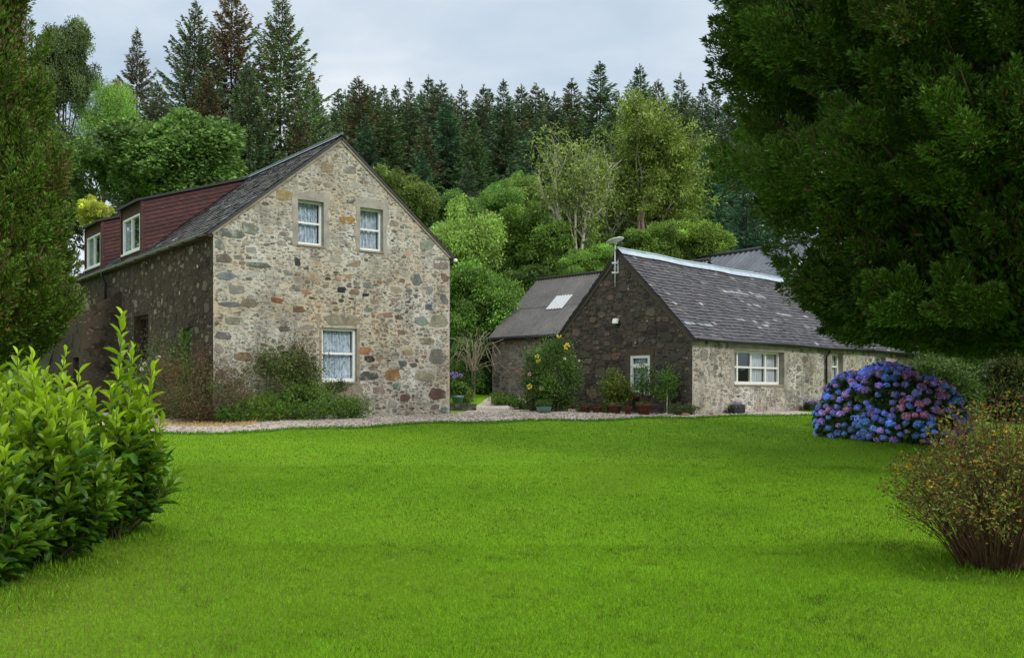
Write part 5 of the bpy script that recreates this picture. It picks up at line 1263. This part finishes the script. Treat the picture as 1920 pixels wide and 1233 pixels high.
for k in range(60):
    a = g.uniform(-1.2, 1.2); p = ax*a+bx_*g.uniform(-.5, .5); V, F = tube_np(np.array([p*.6, p*.8+np.array([0, 0, .6]), p*.9+np.array([0, 0, 1.2])]), np.array([.014, .01, .006]), 4); nb.add(V, F, (.14, .11, .07))
nb.obj('stem', M['bark'], hyd)

# ---- generic shrubs ---------------------------------------------------
def shrub(name, px, Yd, wpx, hpx, label, cat, cols, n=9000, ll=.07, seed=0, z0=None, asp=.45, flowers=None, group=None, dy=.6, clumps=60, ragged=.25, stems=16, bottom=.0, top_up=0, barkc=(.12, .085, .06), root=None):
    g = np.random.default_rng(seed+500); x, y = at(px, Yd); zb = g1(x, y) if z0 is None else z0
    t = root or empty(name, (x, y, zb), label, cat, 0, group)
    rx = wpx/2/F_PX*Yd; H = hpx/F_PX*Yd; ry = rx*dy
    d = g.normal(size=(clumps, 3)); d = unit(d); cz = bottom*H+(H-bottom*H)*(.5+.5*d[:, 2]*.9)*g.uniform(.75, 1.08, clumps)
    ce = np.stack([d[:, 0]*rx*g.uniform(.5, .95, clumps), d[:, 1]*ry*g.uniform(.5, .95, clumps), cz], 1); cr = g.uniform(.12, .28, clumps)*min(rx*2, H)*1.1
    k = g.integers(0, clumps, n); dd = unit(g.normal(size=(n, 3))+np.array([0, 0, .3])); P = ce[k]+dd*(cr[k]*(1-.6*g.uniform(size=n)**1.5)*(1+ragged*g.normal(size=n)))[:, None]
    P[:, 2] = np.maximum(P[:, 2], .02); D = dd+g.normal(0, .5, (n, 3)); D[:, 2] += top_up
    ci = g.integers(0, len(cols), clumps); c = np.array(cols)[ci][k]*np.exp(g.normal(0, .28, (n, 1)))*np.exp(g.normal(0, .08, (n, 3)))
    nb = NB(); leaves(nb, P, D, ll*g.uniform(.6, 1.4, n), ll*asp, c); o = nb.obj('foliage', M['leaf'], t)
    st = NB()
    for q in range(stems):
        e = ce[g.integers(0, clumps)]; b = np.array([e[0]*.25, e[1]*.25, -.03]); V, F = tube_np(np.array([b, (b+e)/2+g.normal(0, .03, 3), e]), np.array([.014, .010, .005]), 4); st.add(V, F, barkc)
    st.obj('stem', M['bark'], t)
    if flowers:
        for (fx, fy, fr, fc) in flowers:                               # pixel places of blooms
            fxw = (fx-px)/F_PX*Yd; fz = CAMH+(HY-fy)/F_PX*(Yd-ry*.7)-zb; m = 26; q = unit(g.normal(size=(m, 3)))*fr*.3
            fb = NB(); leaves(fb, q, q+g.normal(0, .01, (m, 3)), fr*.42, fr*.42, vary(fc, m, .12, .05)); f_ = fb.obj('bloom', M['petal'], t); f_.location = (fxw*(Yd-ry*.7)/Yd, -ry*.85, fz)
    return t
rust = [(.14, .085, .042), (.12, .11, .038), (.085, .125, .032), (.15, .075, .042)]
grn = [(.085, .17, .026), (.11, .22, .028), (.07, .14, .026)]
lime = [(.13, .22, .025), (.10, .19, .022)]
white = (.72, .70, .64); yel = (.85, .70, .08); pinkc = (.75, .5, .45); vio = (.34, .26, .62)
shrub('rose_bush', 300, 25.6, 120, 150, 'dark green rose bush with white blooms against the side wall', 'rose bush', grn+[(.07, .07, .025)], 7000, .07, 1, flowers=((283, 683, .10, white), (308, 670, .10, white), (277, 692, .08, white), (330, 683, .06, white)), ragged=.35)
shrub('brown_shrub', 375, 23.9, 190, 135, 'rusty brown shrub covering the near corner of the tall house', 'shrub', rust, 22000, .06, 2, ragged=.7, asp=.3)
shrub('climbing_shrub', 350, 25.4, 60, 170, 'slender green climber at the narrow side window', 'shrub', grn+lime[:1], 3500, .07, 3, ragged=.4, bottom=.3)
shrub('brown_shrub', 505, 24.9, 180, 125, 'mixed brown and green shrub at the foot of the gable left of the window', 'shrub', rust[1:3]+grn[:2], 18000, .065, 4, ragged=.8)
shrub('climbing_shrub', 555, 25.2, 90, 140, 'olive climbing shrub touching the left side of the ground floor window', 'shrub', [(.085, .095, .03), (.07, .10, .025), (.11, .12, .03)], 11000, .06, 5, ragged=.9, dy=.3)
shrub('fern_clump', 480, 23.9, 120, 42, 'bright green ferny clump at the gable foot by the drive', 'plant', lime, 3500, .10, 6, asp=.2, top_up=.4, ragged=.9, clumps=90)
shrub('green_shrub', 560, 24.5, 170, 66, 'fresh green shrub below the ground floor window', 'shrub', lime+grn[:2], 6000, .07, 7, asp=.35, top_up=.3, ragged=.9, clumps=90)
shrub('green_shrub', 645, 25.1, 110, 40, 'low green plant at the right end of the gable planting', 'plant', grn[:2]+lime[:1], 3000, .07, 8, top_up=.3, ragged=.9, clumps=90)
shrub('green_shrub', 430, 23.5, 60, 30, 'low weeds beside the rusty brown shrub', 'plant', grn+rust[2:3], 2000, .07, 18, top_up=.4, ragged=.4)
# potted flower and cover on the window sill of the tall house
shrub('trailing_plant', 632, 25.7, 60, 22, 'dark trailing plant on the sill of the ground floor window', 'plant', [(.05, .06, .02), (.09, .11, .02)], 1200, .05, 9, z0=at(632, 25.7, 735)[2], ragged=.5, stems=4)
# rose at the cottage
shrub('rose_bush', 1040, 29.6, 96, 130, 'tall climbing rose with yellow blooms at the left of the dark gable', 'rose bush', grn+[(.05, .085, .02)], 15000, .075, 10,
      flowers=((1047, 629, .12, yel), (1061, 649, .17, yel), (1006, 668, .10, yel), (1008, 677, .10, yel), (1058, 672, .08, (.8, .75, .55)), (992, 724, .13, yel), (1015, 728, .12, (.8, .74, .55)), (992, 701, .09, pinkc), (1085, 676, .06, (.8, .75, .55))), ragged=.4, clumps=80)
shrub('rose_bush', 1000, 29.9, 50, 120, 'pale looser rose shoots beside the teal bowl', 'rose bush', [(.10, .17, .05), (.08, .14, .04)], 3500, .07, 11, ragged=.6)
shrub('yellow_green_shrub', 1153, 28.9, 56, 66, 'yellow green shrub growing in a terracotta pot left of the gable window', 'shrub', [(.14, .19, .02), (.09, .13, .02)], 2800, .085, 12, ragged=.5, z0=g1(*at(1153, 28.9))+.2, bottom=.1)
shrub('leafy_plant', 1207, 28.3, 40, 78, 'thin leafy plant standing in front of the gable window', 'plant', [(.08, .15, .03), (.06, .12, .02)], 700, .09, 13, ragged=.8, z0=g1(*at(1207, 28.3))+.28, bottom=.25)
# sapling with a stake
x, y = at(1250, 28.2); t = empty('young_tree', (x, y, g1(x, y)), 'small green standard tree tied to a pale stake by the cottage corner', 'tree')
shrub('', 1250, 28.2, 44, 85, '', '', grn, 2200, .07, 14, ragged=.5, bottom=.35, root=t, stems=8)
mb = MB(); mb.tube([(0, -.03, 0), (0.01, -.03, .85)], .018, 6); mb.obj('stake', M['galv'], t)
# by the drive end
shrub('hydrangea_plant', 858, 31.5, 36, 26, 'violet flowering plant in the teal pot at the corner of the tall house', 'plant', grn, 1500, .08, 15, z0=g1(*at(858, 31.5))+.42, flowers=((848, 700, .12, vio), (856, 702, .13, vio), (864, 704, .12, vio), (852, 706, .1, vio)))
shrub('yellow_green_shrub', 868, 32.4, 46, 34, 'bushy yellow green plant just behind the teal pot', 'plant', [(.14, .20, .03), (.09, .15, .02)], 2500, .07, 16)
shrub('green_shrub', 945, 33.0, 60, 22, 'low green plants along the foot of the outbuilding wall', 'plant', grn+lime[:1], 2500, .07, 17, top_up=.3)
shrub('green_shrub', 985, 31.0, 60, 16, 'low weeds between the outbuilding and the teal bowl', 'plant', grn+lime, 2200, .07, 19, top_up=.3)
shrub('green_shrub', 1120, 28.9, 90, 14, 'low weeds around the feet of the terracotta pots', 'plant', grn+rust[:1], 2500, .05, 20, top_up=.3)
shrub('green_shrub', 1280, 27.9, 60, 20, 'weedy tuft at the bottom corner of the dark gable', 'plant', [(.09, .10, .04), (.07, .12, .03)], 2000, .05, 28, top_up=.3)
# rear bushes either side of the drive end
shrub('hedge_bush', 905, 40, 120, 90, 'deep green bush closing the gap at the end of the drive', 'bush', [(.045, .095, .018), (.06, .12, .02)], 15000, .10, 21)
shrub('hedge_bush', 865, 37, 70, 60, 'small bright green bush at the end of the drive beside the tall house', 'bush', [(.07, .15, .02), (.06, .12, .02)], 7000, .09, 22)
# right hand side behind the hydrangea
shrub('flowering_shrub', 1755, 22.5, 190, 110, 'green shrub with small white flowers behind the hydrangea', 'shrub', [(.11, .19, .04), (.085, .155, .03), (.14, .21, .05)], 15000, .10, 23, flowers=tuple((1690+12*k, 715+9*(k*7 % 5)+k*2, .05, white) for k in range(11)), ragged=.35)
shrub('dark_bush', 1840, 30, 190, 200, 'dark bush standing behind the cottage end at the right edge', 'bush', [(.06, .11, .022), (.085, .15, .03)], 24000, .13, 24)
shrub('dark_bush', 1890, 24, 140, 110, 'brownish green bush at the right edge behind the rusty twiggy bush', 'bush', [(.08, .115, .028), (.11, .12, .035)], 12000, .12, 25)
shrub('dark_bush', 1800, 36, 140, 130, 'shaded tree like bush just right of the far cottage corner', 'bush', [(.06, .13, .025), (.08, .12, .03)], 13000, .14, 26)
for k, (px, py, Yd, wp, hp, lab, cl_) in enumerate(((1850, 560, 44, 240, 260, 'dark tree far behind the cottage end under the big conifer', (.045, .085, .02)), (1960, 600, 36, 240, 240, 'dark tree at the far right edge behind the big conifer', (.04, .07, .018)), (1700, 470, 55, 240, 260, 'dark tree behind the barn hidden by the big conifer', (.04, .08, .022)))):
    tree('broadleaf_tree', px, py, Yd, wp, hp, lab, cl_, CM[k], group=TG)
for k, (px, py, Yd, wp, hp, lab) in enumerate(((60, 330, 46, 260, 300, 'dark green tree behind the left conifer above the house end'), (-60, 420, 40, 260, 360, 'dark tree beyond the left picture edge of the house end'))):
    tree('broadleaf_tree', px, py, Yd, wp, hp, lab, (.05, .09, .02), CM[k], group=TG)

# ---- pots, troughs, stones, bench -------------------------------------
def pot(px, Yd, r, h, label, mat, seed, group=None, plantc=None, sx=1, prof=None, nm='flower_pot', fc=None, ph=.12):
    x, y = at(px, Yd); t = empty(nm, (x, y, g1(x, y)+.012), label, 'pot', 0, group)
    mb = MB(); mb.lathe(prof or [(0, 0), (r*.68, 0), (r*.92, h*.8), (r*1.06, h*.82), (r*1.08, h), (r*.94, h), (r*.9, h*.86), (0, h*.85)], 20, sx=sx); mb.obj('bowl' if nm == 'planter_bowl' else 'body', mat, t)
    mb = MB(); mb.lathe([(0, h*.9), (r*.88, h*.87)], 16, sx=sx); mb.obj('soil', M['soil'], t)
    if plantc:
        g = np.random.default_rng(seed); n = 500; nb = NB(); a = g.uniform(0, 6.28, n); q = r*1.1*np.sqrt(g.uniform(size=n)); P = np.stack([np.cos(a)*q*sx, np.sin(a)*q, h*.9+g.uniform(0, ph, n)], 1)
        leaves(nb, P, g.normal(0, .5, (n, 3))+np.array([0, 0, .8]), g.uniform(.03, .08, n), .025, vary(plantc, n, .3, .1)); nb.obj('foliage', M['leaf'], t)
        if fc is not None:
            nf_ = 120; nb = NB(); a = g.uniform(0, 6.28, nf_); q = r*1.15*np.sqrt(g.uniform(size=nf_)); P = np.stack([np.cos(a)*q*sx, np.sin(a)*q, h*.95+g.uniform(.3, 1.1, nf_)*ph], 1)
            leaves(nb, P, g.normal(0, 1, (nf_, 3)), .045, .04, vary(fc, nf_, .2, .1)); nb.obj('flowers', M['petal'], t)['kind'] = 'stuff'
    return t
pg = 'terracotta pots along the dark gable'
pot(1097, 28.6, .15, .20, 'terracotta pot nearest the climbing rose', M['terracotta'], 1, pg, (.05, .08, .02), ph=.05)
pot(1120, 28.5, .16, .19, 'second terracotta pot from the climbing rose', M['terracotta'], 2, pg, (.06, .05, .02), ph=.04)
pot(1153, 28.4, .2, .26, 'wide terracotta pot below the yellow green shrub', M['terracotta'], 3, pg, (.08, .12, .02), ph=.06)
pot(1177, 28.2, .11, .16, 'small terracotta pot between the two wide ones', M['terracotta'], 4, pg, (.10, .05, .02), ph=.05)
pot(1207, 28.2, .23, .31, 'largest terracotta pot under the gable window', M['terracotta'], 5, pg, (.06, .10, .02), ph=.06)
a_, b_ = KG.pix(1193, 743); p = KG.W @ Vector(KG.P(a_, b_, .14))
t = pot(1193, 28.8, .2, .14, 'round bottomed terracotta wall planter hung below the gable window', M['terracotta'], 6, None, (.06, .09, .02), prof=[(0, 0), (.1, .015), (.17, .07), (.19, .14), (.16, .14), (0, .12)], ph=.08)
t.location = (p.x, p.y, p.z-.1)
pot(1020, 28.6, .23, .17, 'teal glazed bowl on the gravel in front of the climbing rose', M['teal'], 7, None, (.06, .12, .02), prof=[(0, 0), (.14, 0), (.2, .08), (.235, .165), (.24, .18), (.21, .18), (.18, .13), (0, .12)], nm='planter_bowl', ph=.22)
pot(858, 31.5, .2, .42, 'tall teal pot at the corner of the tall house', M['teal'], 8, None, None)
tg = 'black troughs under the cottage front wall'
def trough(fr, px, Wd, label, seed):
    a_, _ = fr.pix(px, 775); p = fr.W @ Vector(fr.P(a_, 0, .28)); t = empty('flower_trough', (p.x, p.y, g1(p.x, p.y)+.01), label, 'trough', cc, tg)
    mb = MB(); w_, d_, h_ = Wd/2, .13, .17
    vs_ = [(-w_*.9, -d_*.8, 0), (w_*.9, -d_*.8, 0), (w_*.9, d_*.8, 0), (-w_*.9, d_*.8, 0), (-w_, -d_, h_), (w_, -d_, h_), (w_, d_, h_), (-w_, d_, h_), (-w_+.02, -d_+.02, h_), (w_-.02, -d_+.02, h_), (w_-.02, d_-.02, h_), (-w_+.02, d_-.02, h_), (-w_+.02, -d_+.02, h_-.05), (w_-.02, -d_+.02, h_-.05), (w_-.02, d_-.02, h_-.05), (-w_+.02, d_-.02, h_-.05)]
    fs_ = [(0,3,2,1), (0,1,5,4), (1,2,6,5), (2,3,7,6), (3,0,4,7), (4,5,9,8), (5,6,10,9), (6,7,11,10), (7,4,8,11), (8,9,13,12), (9,10,14,13), (10,11,15,14), (11,8,12,15)]
    mb.add(vs_, fs_); mb.obj('body', M['black_metal'], t); mb = MB(); mb.box((-w_+.025, -d_+.025, h_-.06), (w_-.025, d_-.025, h_-.035)); mb.obj('soil', M['soil'], t)
    g = np.random.default_rng(seed); n = 700; P = np.stack([g.uniform(-w_, w_, n), g.uniform(-d_, d_, n), h_-.03+g.uniform(0, .1, n)], 1); nb = NB(); leaves(nb, P, g.normal(0, .5, (n, 3))+np.array([0, 0, .8]), g.uniform(.04, .09, n), .02, vary((.06, .10, .03), n, .3)); nb.obj('foliage', M['leaf'], t)
    n = 260; P = np.stack([g.uniform(-w_*.9, w_*.9, n), g.uniform(-d_, d_, n), h_+g.uniform(.02, .17, n)], 1); nb = NB(); leaves(nb, P, g.normal(0, 1, (n, 3)), .045, .035, vary((.30, .22, .50), n, .2, .12)); nb.obj('flowers', M['petal'], t)['kind'] = 'stuff'
trough(KF, 1366, .62, 'black trough of purple flowers below the wide front window', 1)
trough(KF, 1508, .72, 'black trough of purple flowers right beside the hydrangea', 2)

def boulder(px, Yd, r, label, seed, sc=(1, .8, .6), colr=L(128, 120, 108), nm='stone', grp=None):
    g = np.random.default_rng(seed); import bmesh
    bm = bmesh.new(); bmesh.ops.create_icosphere(bm, subdivisions=3, radius=r)
    off = g.uniform(0, 9, 3)
    for v in bm.verts:
        p = np.array(v.co)/r; k = 1+.16*math.sin(p[0]*3+off[0])*math.cos(p[1]*3.3+off[1])+.10*math.sin(p[2]*5+off[2]); v.co = Vector((p[0]*sc[0], p[1]*sc[1], p[2]*sc[2]))*r*k
    me = bpy.data.meshes.new(nm); bm.to_mesh(me); bm.free(); me.materials.append(M['stone']); a = me.color_attributes.new('Col', 'FLOAT_COLOR', 'POINT'); a.data.foreach_set('color', np.tile(np.array((*colr, 1), np.float32), len(me.vertices)))
    x, y = at(px, Yd); o = link(nm, me); o.location = (x, y, g1(x, y)+r*.15); o.rotation_euler = (0, 0, g.uniform(0, 6)); return tag(o, label, 'stone', grp)
boulder(1572, 21.5, .22, 'flat grey stone in the grass at the left foot of the hydrangea', 1)
boulder(1248, 27.9, .12, 'pale stone at the foot of the staked young tree', 2, colr=L(150, 142, 126))
boulder(1285, 27.6, .12, 'rounded brown stone at the bottom corner of the dark gable', 3, colr=L(120, 96, 80))
boulder(1335, 27.8, .09, 'small reddish stone in front of the cottage wall left of the trough', 4, colr=L(118, 84, 68))
# low retaining wall by the corner of the tall house
x, y = at(866, 30.6); lw = empty('low_stone_wall', (x, y, g1(x, y)), 'low dark stone wall holding up the teal pot bed', 'wall')
mb = MB(); R_ = random.Random(3)
for row in range(2):
    xx = -.42
    while xx < .42:
        w_ = R_.uniform(.14, .26); c_ = R_.choice([L(84,80,74), L(70,68,64), L(98,90,82)]); mb.box((xx, -.14+R_.uniform(-.01, .01), row*.11), (min(.46, xx+w_-.008), .14, row*.11+.10), c_); xx += w_
mb.obj('stonework', M['stone'], lw)
# small white-blue watering can like pot beside the outbuilding door is read as a pale bucket
x, y = at(927, 33.6); bk = empty('bucket', (x, y, g1(x, y)+.01), 'small pale bucket at the left corner of the outbuilding', 'bucket')
mb = MB(); mb.lathe([(0, 0), (.09, 0), (.125, .24), (.135, .24), (.135, .26), (.115, .26), (.085, .02), (0, .02)], 18); mb.obj('body', M['galv'], bk)
mb = MB(); mb.tube([(.13*math.cos(t), 0, .25+.13*math.sin(t)) for t in np.linspace(.1, math.pi-.1, 12)], .006, 5); mb.obj('handle', M['black_metal'], bk)
# blue bench below the stair
p = Mh @ Vector((-2.35, 10.6, 0)); bn = empty('garden_bench', (p.x, p.y, g1(p.x, p.y)+.01), 'dark blue garden bench in the shade below the outside stair', 'bench', ca+math.pi/2)
mb = MB()
for k in range(4): mb.box((-.75, -.22+k*.12, .43), (.75, -.12+k*.12, .46))
mb.obj('seat', M['blue_paint'], bn)
mb = MB()
for k in range(4): mb.box((-.75, .25+k*.015, .52+k*.11), (.75, .275+k*.015, .61+k*.11))
mb.obj('backrest', M['blue_paint'], bn)
for sx_ in (-.72, .66):
    for sy_, h_ in ((-.22, .62), (.24, .92)):
        mb = MB(); mb.box((sx_, sy_, 0), (sx_+.06, sy_+.06, h_)); mb.obj('leg', M['blue_paint'], bn)
